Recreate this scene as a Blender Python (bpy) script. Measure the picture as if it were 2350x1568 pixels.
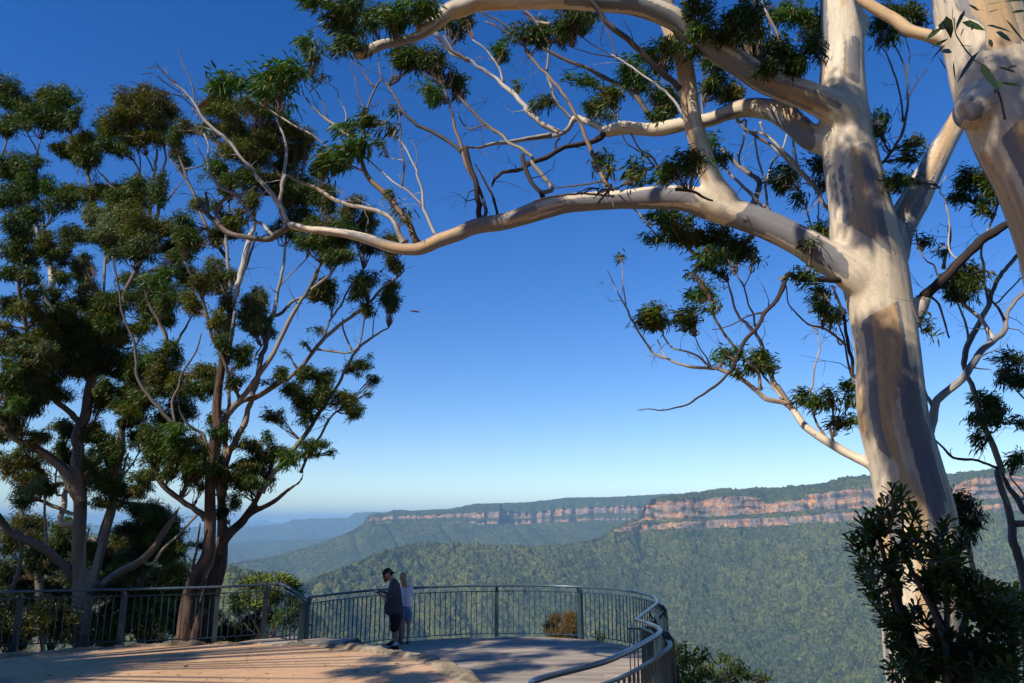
import bpy, math, random
import numpy as np
from mathutils import Vector, kdtree
SC = bpy.context.scene
for o in list(bpy.data.objects): bpy.data.objects.remove(o)
RNG = np.random.default_rng(7); random.seed(7)
# ---------------- camera, sky, sun, exposure ----------------
CX, CY, F = 1175.0, 784.0, 1790.0
PITCH = math.radians(13.08); CP, SP = math.cos(PITCH), math.sin(PITCH); HC = 2.6
cd = bpy.data.cameras.new('camera'); cam = bpy.data.objects.new('camera', cd); SC.collection.objects.link(cam)
cam.location = (0, 0, HC); cam.rotation_euler = (math.pi/2 + PITCH, 0, 0)
cd.sensor_width = 36; cd.lens = F/2350*36; cd.clip_start = 0.1; cd.clip_end = 120000
SC.camera = cam
SUN_EL, SUN_AZ = math.radians(40), math.radians(227)      # azimuth clockwise from +Y: behind the camera on the left
SD = np.array([math.cos(SUN_EL)*math.sin(SUN_AZ), math.cos(SUN_EL)*math.cos(SUN_AZ), math.sin(SUN_EL)])
w = bpy.data.worlds.new('World'); SC.world = w; w.use_nodes = True
nt = w.node_tree; bg = nt.nodes['Background']; sky = nt.nodes.new('ShaderNodeTexSky')
sky.sky_type = 'NISHITA'; sky.sun_disc = False; sky.sun_elevation = SUN_EL; sky.sun_rotation = SUN_AZ
sky.altitude = 950; sky.air_density = 1.0; sky.dust_density = 0.06; sky.ozone_density = 2.4
gm = nt.nodes.new('ShaderNodeHueSaturation'); gm.inputs['Saturation'].default_value = 1.38; gm.inputs['Hue'].default_value = .515
nt.links.new(sky.outputs[0], gm.inputs['Color']); nt.links.new(gm.outputs[0], bg.inputs[0]); bg.inputs[1].default_value = 0.144
sl = bpy.data.lights.new('sun', 'SUN'); sl.energy = 5.0; sl.angle = math.radians(0.55); sl.color = (1, .93, .82)
so = bpy.data.objects.new('sun', sl); SC.collection.objects.link(so)
so.rotation_euler = Vector(SD).to_track_quat('Z', 'Y').to_euler(); so.location = (-20, -20, 40)
SC.view_settings.view_transform = 'Standard'; SC.view_settings.look = 'None'
SC.view_settings.exposure = 0.1; SC.view_settings.gamma = 1.0
SC.cycles.volume_bounces = 0; SC.cycles.max_bounces = 6; SC.cycles.transparent_max_bounces = 8

# ---------------- projection of a pixel of the photo at a forward distance ----------------
def ray(px, py):
    a = (np.asarray(px, float)-CX)/F; b = (CY-np.asarray(py, float))/F
    y = CP - b*SP; z = SP + b*CP
    return a/y, z/y
def W(px, py, Y):
    u, v = ray(px, py)
    return np.stack([u*Y, np.broadcast_to(Y, np.shape(u)).astype(float), HC + v*Y], -1)
def WZ(px, py, z):
    u, v = ray(px, py); return W(px, py, (z-HC)/v)
def mpp(Y, z): return (Y*CP + (z-HC)*SP)/F      # metres per photo pixel
REG = dict(P=(0, 0, 1), Z1=(0, 114.7, .2927), Z2=(0, 516.3, .2927), Z3=(0, 975.3, .3779), Z4=(573.7, 0, .3292),
           Z5=(401.6, 401.6, .3658), Z6=(516.3, 1262.1, .2685), Y1=(1204.8, 0, .3294), Y2=(1721.1, 0, .3658),
           Y3=(1319.5, 516.3, .3658), Y4=(1835.8, 516.3, .3659), Y5=(1835.8, 1061.3, .3231), Y6=(1090, 1290.8, .2441),
           Y7=(516.3, 1061.3, .3662), Y8=(1262.1, 1061.3, .3418), C5=(516.3, 1405.6, .1709), C3=(1365.4, 1319.5, .15845),
           C2=(849, 1279.4, .139))
def pts(s, reg='P'):
    out = []
    for tok in s.split():
        if tok.endswith(':'): reg = tok[:-1]; continue
        q = [float(t) for t in tok.split(',')]
        ox, oy, k = REG[reg]
        out.append([ox+q[0]*k, oy+q[1]*k] + q[2:])
    return out
# ---------------- object helpers ----------------
COL = SC.collection
def tag(o, label=None, cat=None, group=None, kind=None):
    if label: o['label'] = label
    if cat: o['category'] = cat
    if group: o['group'] = group
    if kind: o['kind'] = kind
    return o
def empty(name, loc, label=None, cat=None, group=None):
    o = bpy.data.objects.new(name, None); COL.objects.link(o); o.location = loc; o.empty_display_size = .2
    bpy.context.view_layer.update()
    return tag(o, label, cat, group)
class MB:
    def __init__(s): s.V=[]; s.F=[]; s.M=[]; s.B=[]; s.C=[]; s.n=0
    def add(s, V, Fs, mat=0, bc=None, col=None):
        V = np.asarray(V, float).reshape(-1, 3); n = len(V)
        if n == 0: return
        s.V.append(V)
        s.B.append(np.zeros((n, 3)) if bc is None else np.asarray(bc, float))
        c = np.ones((n, 3)) if col is None else np.broadcast_to(np.asarray(col, float), (n, 3)); s.C.append(c)
        for f in (Fs if isinstance(Fs, list) else [Fs]):
            f = np.asarray(f, int)
            if len(f): s.F.append(f + s.n); s.M.append(np.full(len(f), mat))
        s.n += n
    def build(s, name, mats, parent=None, smooth=True):
        me = bpy.data.meshes.new(name); V = np.concatenate(s.V); off = np.zeros(3)
        if parent is None: off = np.array([V[:,0].mean(), V[:,1].mean(), V[:,2].min()])
        else: off = np.array(parent.matrix_world.translation)
        me.vertices.add(len(V)); me.vertices.foreach_set('co', (V-off).ravel())
        L = np.concatenate([f.ravel() for f in s.F]); T = np.concatenate([np.full(len(f), f.shape[1]) for f in s.F])
        S = np.concatenate([[0], np.cumsum(T)[:-1]])
        me.loops.add(len(L)); me.loops.foreach_set('vertex_index', L.astype(np.int32))
        me.polygons.add(len(T)); me.polygons.foreach_set('loop_start', S.astype(np.int32))
        me.polygons.foreach_set('material_index', np.concatenate(s.M).astype(np.int32))
        me.polygons.foreach_set('use_smooth', np.full(len(T), bool(smooth)))
        a = me.attributes.new('bc', 'FLOAT_VECTOR', 'POINT'); a.data.foreach_set('vector', np.concatenate(s.B).ravel())
        a = me.attributes.new('tint', 'FLOAT_COLOR', 'POINT'); C = np.concatenate(s.C)
        a.data.foreach_set('color', np.concatenate([C, np.ones((len(C), 1))], 1).ravel())
        for m in (mats if isinstance(mats, (list, tuple)) else [mats]): me.materials.append(m)
        me.update(calc_edges=True); me.validate()
        o = bpy.data.objects.new(name, me); COL.objects.link(o)
        if parent is None: o.location = off
        else: o.parent = parent
        return o
def spline(P, sub=4):
    P = np.asarray(P, float)
    if len(P) < 3: 
        t = np.linspace(0, 1, sub+1)[:, None]; return P[0]*(1-t)+P[-1]*t
    Q = np.vstack([2*P[0]-P[1], P, 2*P[-1]-P[-2]]); out = []
    t = np.linspace(0, 1, sub, endpoint=False)[:, None]
    for i in range(1, len(Q)-2):
        a, b, c, d = Q[i-1], Q[i], Q[i+1], Q[i+2]
        out.append(.5*((2*b)+(c-a)*t+(2*a-5*b+4*c-d)*t*t+(3*b-a-3*c+d)*t**3))
    out.append(Q[-2][None]); return np.vstack(out)
def tube(mb, P, R, k=8, mat=0, ends=True, flat=None, col=None, lump=0, seed=0, up0=None):
    P = np.asarray(P, float); R = np.broadcast_to(np.asarray(R, float), (len(P),)).copy()
    T = np.gradient(P, axis=0); T /= np.linalg.norm(T, axis=1)[:, None]+1e-12
    n = np.cross(T[0], [0, 0, 1.] if abs(T[0][2]) < .9 else [0, 1., 0]) if up0 is None else np.asarray(up0, float)
    N = []
    for t in T:
        n = n - t*np.dot(n, t); n = n/(np.linalg.norm(n)+1e-12); N.append(n)
    N = np.array(N); B = np.cross(T, N)
    th = np.arange(k)*2*math.pi/k; c, s_ = np.cos(th), np.sin(th)
    S = np.concatenate([[0], np.cumsum(np.linalg.norm(np.diff(P, axis=0), axis=1))])
    RR = R[:, None]*np.ones(k)
    if lump:
        RR = RR*(1+lump*(vn(S[:, None]/(R.mean()*3.2)+seed*7.3, c[None, :]*1.2+seed) + .6*vn(S[:, None]/(R.mean()*1.2)+seed, s_[None, :]*2+9)))
    off = (c[None, :, None]*N[:, None]+s_[None, :, None]*B[:, None])*RR[:, :, None]
    if flat is not None:
        ax = np.asarray(flat[0], float); ax /= np.linalg.norm(ax)
        off = off + (flat[1]-1)*(off@ax)[..., None]*ax
    V = (P[:, None]+off).reshape(-1, 3)
    bc = np.stack([np.broadcast_to(c, RR.shape)*RR+seed*3.1, np.broadcast_to(s_, RR.shape)*RR+seed, np.broadcast_to(S[:, None], RR.shape)], -1).reshape(-1, 3)
    i = np.arange(len(P)-1)[:, None]*k; j = np.arange(k)[None]; j2 = (j+1) % k
    q = np.stack([i+j, i+j2, i+k+j2, i+k+j], -1).reshape(-1, 4)
    if ends:
        V = np.vstack([V, P[0]-T[0]*R[0]*.35, P[-1]+T[-1]*R[-1]*.6]); m = len(P)*k
        bc = np.vstack([bc, bc[0], bc[-1]])
        jj = np.arange(k); e = (len(P)-1)*k
        t1 = np.stack([np.full(k, m), (jj+1) % k, jj], -1); t2 = np.stack([np.full(k, m+1), e+jj, e+(jj+1) % k], -1)
        mb.add(V, [q, t1, t2], mat, bc, col)
    else: mb.add(V, q, mat, bc, col)
def box(mb, a, b, mat=0, col=None, M=None, bc=None):
    x0, y0, z0 = a; x1, y1, z1 = b
    V = np.array([[x0,y0,z0],[x1,y0,z0],[x1,y1,z0],[x0,y1,z0],[x0,y0,z1],[x1,y0,z1],[x1,y1,z1],[x0,y1,z1]], float)
    if M is not None: V = M(V)
    Fq = [[0,3,2,1],[4,5,6,7],[0,1,5,4],[1,2,6,5],[2,3,7,6],[3,0,4,7]]
    mb.add(V, np.array(Fq), mat, bc if bc is not None else V, col)
def prism(mb, poly, z0, z1, mat=0, col=None):
    n = len(poly); P = np.asarray(poly, float)
    V = np.vstack([np.c_[P, np.full(n, z0)], np.c_[P, np.full(n, z1)]])
    q = np.array([[i, (i+1) % n, n+(i+1) % n, n+i] for i in range(n)])
    me = [np.array([list(range(n-1, -1, -1))]), np.array([list(range(n, 2*n))])]
    mb.add(V, [q]+me, mat, V, col)
def obb(mb, c, ax, ay, az, mat=0, col=None):          # box from centre and three half-axis vectors
    c, ax, ay, az = (np.asarray(v, float) for v in (c, ax, ay, az))
    box(mb, (-1, -1, -1), (1, 1, 1), mat, col, M=lambda V: c+V[:, :1]*ax+V[:, 1:2]*ay+V[:, 2:]*az)
# ---------------- value noise / cells ----------------
def hsh(i, j, s=0):
    n = (np.asarray(i, np.int64)*374761393+np.asarray(j, np.int64)*668265263+s*974711) & 0x7fffffff
    n = ((n ^ (n >> 13))*1274126177) & 0x7fffffff
    return ((n ^ (n >> 16)) & 0xffffff)/float(0x1000000)
def vn(x, y, s=0):
    x, y = np.broadcast_arrays(np.asarray(x, float), np.asarray(y, float))
    i, j = np.floor(x), np.floor(y); u, v = x-i, y-j; i = i.astype(np.int64); j = j.astype(np.int64)
    u = u*u*(3-2*u); v = v*v*(3-2*v)
    return ((hsh(i,j,s)*(1-u)+hsh(i+1,j,s)*u)*(1-v)+(hsh(i,j+1,s)*(1-u)+hsh(i+1,j+1,s)*u)*v)*2-1
def fbm(x, y, s=0, o=4):
    r = 0; a = 1; t = 0
    for k in range(o): r = r+a*vn(x*2**k, y*2**k, s+k*13); t += a; a *= .5
    return r/t
def crowns(x, y, cell, s=0):
    gx, gy = x/cell, y/cell; i0, j0 = np.floor(gx).astype(np.int64), np.floor(gy).astype(np.int64)
    best = np.zeros(x.shape); cid = np.zeros(x.shape)
    for di in (-1, 0, 1):
        for dj in (-1, 0, 1):
            i, j = i0+di, j0+dj
            cx = i+.5+(hsh(i, j, s)-.5)*.9; cy = j+.5+(hsh(i, j, s+1)-.5)*.9
            r = .45+.45*hsh(i, j, s+2); d2 = ((gx-cx)**2+(gy-cy)**2)/r**2
            h = np.sqrt(np.clip(1-d2, 0, None))*(.5+.8*hsh(i, j, s+3)); m = h > best
            best = np.where(m, h, best); cid = np.where(m, hsh(i, j, s+4), cid)
    return best, cid
# ---------------- materials ----------------
def mat(name, rough=.7, spec=.3):
    m = bpy.data.materials.new(name); m.use_nodes = True; n = m.node_tree
    b = n.nodes['Principled BSDF']; b.inputs['Roughness'].default_value = rough; b.inputs['Specular IOR Level'].default_value = spec
    return m, n, b
def N_(n, t, **kw):
    x = n.nodes.new(t)
    for k, v in kw.items(): setattr(x, k, v)
    return x
def noise(n, vec, scale, detail=4, rough=.6, map3=None):
    if map3 is not None:
        mp = N_(n, 'ShaderNodeMapping'); mp.inputs['Scale'].default_value = map3; n.links.new(vec, mp.inputs[0]); vec = mp.outputs[0]
    t = N_(n, 'ShaderNodeTexNoise'); t.inputs['Scale'].default_value = scale; t.inputs['Detail'].default_value = detail; t.inputs['Roughness'].default_value = rough
    n.links.new(vec, t.inputs['Vector']); return t.outputs['Fac']
def ramp(n, fac, stops, interp='LINEAR'):
    r = N_(n, 'ShaderNodeValToRGB'); r.color_ramp.interpolation = interp
    while len(r.color_ramp.elements) < len(stops): r.color_ramp.elements.new(.5)
    for e, (p, c) in zip(r.color_ramp.elements, stops):
        e.position = p; e.color = (*(c if isinstance(c, tuple) else (c, c, c)), 1)
    n.links.new(fac, r.inputs[0]); return r.outputs[0]
def mix(n, fac, a, b, mode='MIX'):
    x = N_(n, 'ShaderNodeMix', data_type='RGBA', blend_type=mode)
    for i, v in ((0, fac), (6, a), (7, b)):
        if isinstance(v, (int, float)): x.inputs[i].default_value = v
        elif isinstance(v, tuple): x.inputs[i].default_value = (*v, 1)
        else: n.links.new(v, x.inputs[i])
    return x.outputs[2]
def bump(n, b, h, dist, strength=1):
    x = N_(n, 'ShaderNodeBump'); x.inputs['Distance'].default_value = dist; x.inputs['Strength'].default_value = strength
    n.links.new(h, x.inputs['Height']); n.links.new(x.outputs[0], b.inputs['Normal'])
def attr(n, name='bc', out='Vector'): return N_(n, 'ShaderNodeAttribute', attribute_name=name).outputs[out]
def objco(n): return N_(n, 'ShaderNodeTexCoord').outputs['Object']
def geo(n): return N_(n, 'ShaderNodeNewGeometry').outputs['Position']
def bark(name, cream, grey, tan, k=1.0, thr=.5, rough=.6):
    m, n, b = mat(name, rough, .3); v = attr(n)
    a = noise(n, v, 3.6*k, 4, .5, (1, 1, .09)); c = noise(n, v, 4.6*k, 3, .45, (1, 1, .06)); f = noise(n, v, 16*k, 5, .7, (1, 1, .10))
    jn = attr(n, 'jn', 'Fac'); a = mix(n, jn, a, (.60, .60, .60)); c = mix(n, jn, c, (.47, .47, .47))
    c1 = mix(n, ramp(n, a, [(thr-.02, 0), (thr+.0, 1)]), grey, cream)
    c1 = mix(n, ramp(n, c, [(.53, 0), (.60, .85)]), c1, tan)
    c1 = mix(n, ramp(n, f, [(.35, .0), (.75, .55)]), c1, tuple(q*.62 for q in grey))
    sp = N_(n, 'ShaderNodeTexVoronoi'); sp.inputs['Scale'].default_value = 9*k; n.links.new(v, sp.inputs['Vector'])
    c1 = mix(n, ramp(n, sp.outputs['Distance'], [(.03, .8), (.09, 0)]), c1, (.12, .05, .02))
    n.links.new(c1, b.inputs['Base Color']); bump(n, b, f, .012, .5); return m
M_GUM = bark('smooth_gum_bark', (.80, .65, .45), (.25, .235, .23), (.68, .42, .18))
M_GUM2 = bark('pale_gum_bark', (.60, .52, .42), (.27, .25, .24), (.45, .30, .17))
M_LGUM = bark('olive_gum_bark', (.34, .28, .19), (.13, .11, .095), (.25, .15, .08), 1.0)
M_WHITE = bark('white_branch_bark', (.52, .46, .39), (.20, .175, .16), (.34, .21, .12), 2.5, .47)
M_BROWN = bark('brown_branch_bark', (.17, .135, .11), (.085, .07, .062), (.24, .15, .09), 2.5)
M_DEAD = bark('dead_branch_bark', (.07, .05, .045), (.035, .028, .026), (.12, .06, .04), 2.0, .5, .85)
m, n, b = mat('rough_stringy_bark', .9, .1); v = attr(n)
q = noise(n, v, 9, 6, .7, (1, 1, .14)); n.links.new(ramp(n, q, [(.3, (.03, .02, .016)), (.5, (.12, .075, .052)), (.68, (.27, .15, .09)), (.8, (.28, .23, .19))]), b.inputs['Base Color'])
bump(n, b, q, .08, 1); M_ROUGH = m
m, n, b = mat('twig_bark', .8, .2); n.links.new(attr(n, 'tint', 'Color'), b.inputs['Base Color']); M_TWIG = m
def leafmat(name, rough, tr):
    m, n, b = mat(name, rough, .28); c = attr(n, 'tint', 'Color'); n.links.new(c, b.inputs['Base Color'])
    t = N_(n, 'ShaderNodeBsdfTranslucent'); n.links.new(mix(n, 1.0, c, (1.5, 1.9, .5), 'MULTIPLY'), t.inputs[0])
    x = N_(n, 'ShaderNodeMixShader'); x.inputs[0].default_value = tr
    n.links.new(b.outputs[0], x.inputs[1]); n.links.new(t.outputs[0], x.inputs[2])
    n.links.new(x.outputs[0], n.nodes['Material Output'].inputs[0]); return m
M_LEAF = leafmat('eucalypt_leaf', .5, .2); M_BLEAF = leafmat('banksia_leaf', .38, .12)
# ================= distant land =================
def landmat(name, dark, light, cell):
    m, n, b = mat(name, .95, .05); p = geo(n); r = attr(n, 'bc'); sx = N_(n, 'ShaderNodeSeparateXYZ'); n.links.new(r, sx.inputs[0])
    # bc = (rock mask, crown id, crown height)
    g = mix(n, sx.outputs[1], dark, light)
    g = mix(n, ramp(n, noise(n, p, .004, 5), [(.42, 0), (.58, 1)]), g, mix(n, .6, g, (.035, .055, .018)))
    g = mix(n, ramp(n, noise(n, p, .055, 4, .7), [(.52, 0), (.62, .6)]), g, (.105, .085, .062))
    g = mix(n, ramp(n, noise(n, p, .043, 4, .75), [(.34, .85), (.44, 0)]), g, (.15, .19, .045))
    g = mix(n, ramp(n, noise(n, p, .16, 3, .7), [(.41, .9), (.53, 0)]), g, tuple(q*.22 for q in dark))
    g = mix(n, ramp(n, noise(n, p, .016, 6, .7), [(.64, 0), (.76, .30)]), g, (.13, .12, .085))
    a = noise(n, p, .020, 7, .72, (1, 1, 1.3)); s = noise(n, p, .03, 5, .7, (1, 1, .22)); st = noise(n, p, .012, 5, .6, (.5, .5, 5))
    rk = ramp(n, a, [(.36, (.12, .10, .09)), (.42, (.24, .195, .16)), (.48, (.34, .25, .18)), (.51, (.60, .23, .05)), (.58, (.62, .29, .09)), (.62, (.28, .235, .20)), (.70, (.19, .165, .15))])
    rk = mix(n, ramp(n, s, [(.46, 0), (.60, .8)]), rk, (.17, .155, .15))
    rk = mix(n, ramp(n, st, [(.36, .8), (.46, 0)]), rk, (.15, .12, .10))
    rk = mix(n, ramp(n, noise(n, p, .045, 5, .7, (1, 1, .16)), [(.42, 0), (.45, .85), (.47, .85), (.50, 0)]), rk, (.06, .052, .05))
    vg = noise(n, p, .035, 5, .7, (1, 1, 1.6))
    ad = N_(n, 'ShaderNodeMath', operation='ADD'); n.links.new(sx.outputs[0], ad.inputs[0]); n.links.new(vg, ad.inputs[1])
    f = ramp(n, ad.outputs[0], [(.925, 0), (.965, 1)])
    n.links.new(mix(n, f, g, rk), b.inputs['Base Color']); return m
M_L1 = landmat('gum_forest_slope', (.012, .020, .004), (.185, .180, .036), 14)
def interp(tab, x):
    a = np.array(sorted(tab)); return np.interp(x, a[:, 0], a[:, 1])
def sheet(name, px0, px1, step, ctrl, label, cat, cell=14, amp=9, seed=1, rough_amp=1.0):
    """ctrl(px) -> list of (Y, z, rows, rock) per knot; rock is the mask of the segment that ENDS at the knot"""
    px = np.arange(px0, px1+step, step, dtype=float); K = ctrl(px); u = ray(px, 1200)[0]
    Ys, Zs, Rk, Tt = [], [], [], []
    for a, b_ in zip(K[:-1], K[1:]):
        n = b_[2]; t = np.arange(n)/n
        ya, yb = a[0][None, :], b_[0][None, :]; tt = t[:, None]
        if b_[3] == 0: tq = tt*ya/(tt*ya+(1-tt)*yb)          # even steps as seen from the lookout
        else: tq = tt
        Ys.append(ya+(yb-ya)*tq); Zs.append(a[1][None]+(b_[1]-a[1])[None]*tq)
        Rk.append(np.full((n, len(px)), float(b_[3]))); Tt.append(np.broadcast_to(t[:, None], (n, len(px))))
    Y = np.vstack(Ys); Z = np.vstack(Zs); R = np.vstack(Rk)
    X = u[None]*Y
    # cliffs: vertical buttresses and joints, ledges
    rid = 1-np.abs(fbm(X/75, Z/260, seed+3, 4))*2.2
    rk = R
    dY = rk*(-34*fbm(X/150, Z/400, seed+5, 3) + 16*np.clip(rid-.55, 0, 1)*2 - 16*fbm(X/26, Z/70, seed+6, 4) + 5*np.sin(Z/6.5+3*vn(X/80, Z/50, seed)))
    Y = Y+dY*rough_amp; X = u[None]*Y
    rk_rows = np.where(R.max(1) > 0)[0]; nr = len(R); fm = np.ones(nr)
    if len(rk_rows): fm[rk_rows[0]-4:] = .3; fm[:] *= .45 if seed == 41 else 1
    else: fm = np.clip(1.35-np.arange(nr)/nr*1.15, .3, 1)
    fm = fm[:, None]
    # gullies and spurs in the forested slopes
    fr = 1-R; Z = Z+fm*fr*fbm(X/420, Y/420, seed+7, 4)*30*rough_amp - fm*fr*35*rough_amp*np.clip(1-np.abs(fbm(X/330+Y/900, Y/1500, seed+8, 3))*5, 0, 1)
    h, cid = crowns(X, Y+Z*.6, cell, seed+9); h2, cid2 = crowns(X+5, Y+Z*.6+3, cell*.55, seed+19)
    h3, c3 = crowns(X+50, Y+Z*.6+9, cell*1.7, seed+29); big = c3 > .62
    cid = np.where(big & (h3 > .3), c3, cid); Z = Z+(.4+.6*fm)*fr*(h*amp*.95+h2*amp*.5+np.where(big, h3, 0)*amp*1.1)
    m_, n_ = Y.shape
    i = np.arange(m_-1)[:, None]*n_; j = np.arange(n_-1)[None]
    q = np.stack([i+j, i+j+1, i+n_+j+1, i+n_+j], -1).reshape(-1, 4)
    mb = MB(); mb.add(np.stack([X, Y, Z], -1).reshape(-1, 3), q, 0, np.stack([R*.55+np.zeros_like(X), .65*cid+.35*cid2, h], -1).reshape(-1, 3))
    o = mb.build(name, M_L1, None, True); tag(o, label, cat, None, 'structure'); return o
def Zp(px, py, Y): return HC+ray(px, py)[1]*Y
def inter(s): return [(q[0], q[1]) for q in pts(s)]
# --- the near side of the valley and the big cliff line on the right
A_sky = inter('P: 560,1372 640,1365 700,1340 760,1320 840,1292 900,1266 950,1256 1000,1258 1100,1262 1230,1264 1300,1257 1375,1240 1404,1218 1433,1205 1467,1192 1481,1160 1498,1147 1553,1142 1604,1134.8 1655,1128 1700,1127 1860,1119.5 1884,1120 1911,1114 1945,1102 2004,1096 2180,1089 2270,1085 2350,1080 2500,1072 2800,1060')
A_uct = inter('P: 560,1372 640,1365 700,1340 760,1320 840,1292 900,1266 950,1256 1000,1258 1100,1262 1230,1264 1300,1257 1375,1240 1404,1218 1433,1206 1467,1196 1481,1163.8 1498,1151 1535,1148.5 1570,1146.7 1621,1146.7 1672,1140.6 1723,1139 1751,1145 1760,1157 1795,1153 1843,1148.5 1860,1134.8 1901,1129.7 1945,1124.5 2004,1122 2120,1132 2191,1126 2223,1105 2272,1098.5 2350,1093.6 2500,1086 2800,1076')
A_ucb = inter('P: 560,1373 640,1366 700,1341 760,1321 840,1293 900,1267 950,1257 1000,1259 1100,1263 1230,1265 1300,1258 1375,1241 1404,1218.5 1433,1208 1467,1200 1481,1195 1522,1194.6 1604,1191 1672,1184 1740,1179 1809,1176 1911,1170 2004,1165 2120,1160 2201,1150 2288,1149 2350,1140 2500,1130 2800,1120')
A_lct = inter('P: 560,1374 640,1367 700,1342 760,1322 840,1294 900,1268 950,1258 1000,1260 1100,1264 1230,1266 1300,1259 1375,1242 1404,1219 1433,1210 1467,1203 1518,1201 1604,1197 1706,1190.5 1809,1188 1911,1179 2004,1174 2120,1172 2201,1165 2288,1160 2350,1155 2800,1140')
A_lcb = inter('P: 560,1375 640,1368 700,1343 760,1323 840,1296 900,1270 950,1260 1000,1262 1100,1266 1230,1268 1300,1261 1375,1246 1404,1223 1433,1222 1501,1216 1604,1216.8 1706,1210 1809,1205 1911,1201.5 1997,1198 2120,1194 2201,1190 2288,1184 2350,1180 2800,1165')
A_Y = [(560, 1900), (700, 2300), (950, 2900), (1300, 3100), (1400, 3250), (1481, 3350), (1750, 3250), (2004, 3050), (2350, 2900), (2800, 2700)]
def ctrlA(px):
    Ys_ = interp(A_Y, px); Yc = Ys_+50*fbm(px/60, px*0, 31, 3)*(px > 1404); sk = interp(A_sky, px); ut = interp(A_uct, px); ub = interp(A_ucb, px); lt = interp(A_lct, px); lb = interp(A_lcb, px)
    o = np.ones_like(px); isc = px > 1404
    jit = 5.0*fbm(px/14, px*0, 77, 3)*isc
    wn = np.where(isc, 1, .25)
    k = [(800*o, -520*o, 1, 0), (1500*o, -470*o, 60, 0), (Ys_*.62, -395+18*fbm(px/260, px*0, 5, 2), 150, 0)]
    k.append((Yc-110*wn, Zp(px, lb+jit*.5, Yc-110*wn), 300, 0))
    k.append((Yc-85*wn, Zp(px, lt, Yc-85*wn), 34, 1))
    k.append((Yc-25*wn, Zp(px, ub+jit*.4, Yc-25*wn), 20, .55))
    k.append((Yc, Zp(px, ut+jit*.5, Yc), 60, 1))
    k.append((Yc+160, Zp(px, (ut*.35+sk*.65), Yc+160), 16, 0))
    k.append((Yc+420, Zp(px, sk, Yc+420), 18, 0))
    k.append((Yc+1000, Zp(px, sk, Yc+420)-150, 6, 0))
    return k
# patches where the ribbon carries no cliff (left of the nose) keep forest: zero the rock there
def sheetA():
    global _A
    o = sheet('forested_escarpment', 540, 2760, 1.6, ctrlA, None, None, 16.5, 12, 1)
    me = o.data; n = len(me.vertices); a = np.empty(n*3); me.attributes['bc'].data.foreach_get('vector', a); a = a.reshape(-1, 3)
    v = np.empty(n*3); me.vertices.foreach_get('co', v); v = v.reshape(-1, 3)+np.array(o.location)
    u = v[:, 0]/v[:, 1]; u0 = ray(1404, 1200)[0]
    a[:, 0] *= np.clip((u-u0+.004)/.008, 0, 1); me.attributes['bc'].data.foreach_set('vector', a.ravel()); return o
sheetA()
B_sky = inter('P: 480,1300 560,1290 640,1276 699,1260 736,1248 772,1235 809,1219 835,1202 840,1189.5 849,1182 868,1179 882,1181 901,1172 974,1172.5 1029,1170.4 1084,1158.3 1139,1155.8 1212,1152 1248,1147.4 1303,1142.6 1377,1142.6 1480,1138 1553,1135 1700,1127 1900,1122')
B_ct = inter('P: 480,1301 560,1291 640,1277 699,1261 736,1249 772,1236 809,1220 835,1203 842,1190 882,1185.8 992,1182 1036,1179 1084,1177.8 1120,1176.7 1146,1174 1201,1175.6 1249,1174 1285,1168 1377,1165 1429,1159 1467,1163 1520,1163 1900,1160')
B_cb = inter('P: 480,1302 560,1292 640,1278 699,1262 736,1250 772,1237 809,1221 835,1204.5 842,1199 882,1193 992,1190 1065,1188.6 1139,1191 1249,1190 1290,1184 1377,1177 1480,1179 1900,1180')
B_lt = inter('P: 480,1304 640,1280 772,1239 835,1206 842,1200 882,1199 1065,1197 1139,1196 1249,1190.5 1290,1191 1377,1189 1480,1188 1900,1185')
B_lb = inter('P: 480,1306 640,1282 772,1241 835,1208 842,1203 882,1201 1065,1199 1110,1206 1180,1205 1249,1200 1290,1200 1377,1195 1480,1194 1900,1190')
B_Y = [(480, 4600), (700, 4900), (840, 5300), (1110, 5480), (1500, 5600), (1900, 5600)]
B_D = [(480, 0), (1085, 0), (1110, -60), (1146, -90), (1152, 260), (1196, 300), (1204, -40), (1250, 0), (1900, 0)]
def ctrlB(px):
    Yt = interp(B_Y, px)+20*fbm(px/90, px*0, 91, 2); Yc = Yt+interp(B_D, px)+70*fbm(px/22, px*0, 91, 3)*(px > 842); o = np.ones_like(px); g = lambda T: interp(T, px); j = 2.2*fbm(px/9, px*0, 17, 3)*(px > 842)
    wn = np.where(px > 842, 1, .3)
    return [(3300*o, -480*o, 1, 0), (4000*o, -440*o, 30, 0), (Yt-260*wn, Zp(px, g(B_lb)+2, Yt-260*wn), 150, 0), (Yc-160*wn, Zp(px, g(B_lb), Yc-160*wn), 6, 0), (Yc-140*wn, Zp(px, g(B_lt)+j*.4, Yc-140*wn), 8, 1),
            (Yc-40*wn, Zp(px, g(B_cb)+j*.5, Yc-40*wn), 12, 0), (Yc, Zp(px, g(B_ct)+j, Yc), 24, 1), (Yc+250, Zp(px, g(B_ct)*.4+g(B_sky)*.6, Yc+250), 12, 0),
            (Yc+700, Zp(px, g(B_sky), Yc+700), 14, 0), (Yc+1400, Zp(px, g(B_sky), Yc+700)-200, 4, 0)]
o = sheet('plateau_cliff_line', 480, 1900, 1.6, ctrlB, None, None, 15, 7, 41, 1.3)
me = o.data; n = len(me.vertices); a = np.empty(n*3); me.attributes['bc'].data.foreach_get('vector', a); a = a.reshape(-1, 3)
v = np.empty(n*3); me.vertices.foreach_get('co', v); v = v.reshape(-1, 3)+np.array(o.location)
a[:, 0] *= np.clip((v[:, 0]/v[:, 1]-ray(838, 1200)[0]+.002)/.004, 0, 1); me.attributes['bc'].data.foreach_set('vector', a.ravel())
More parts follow.
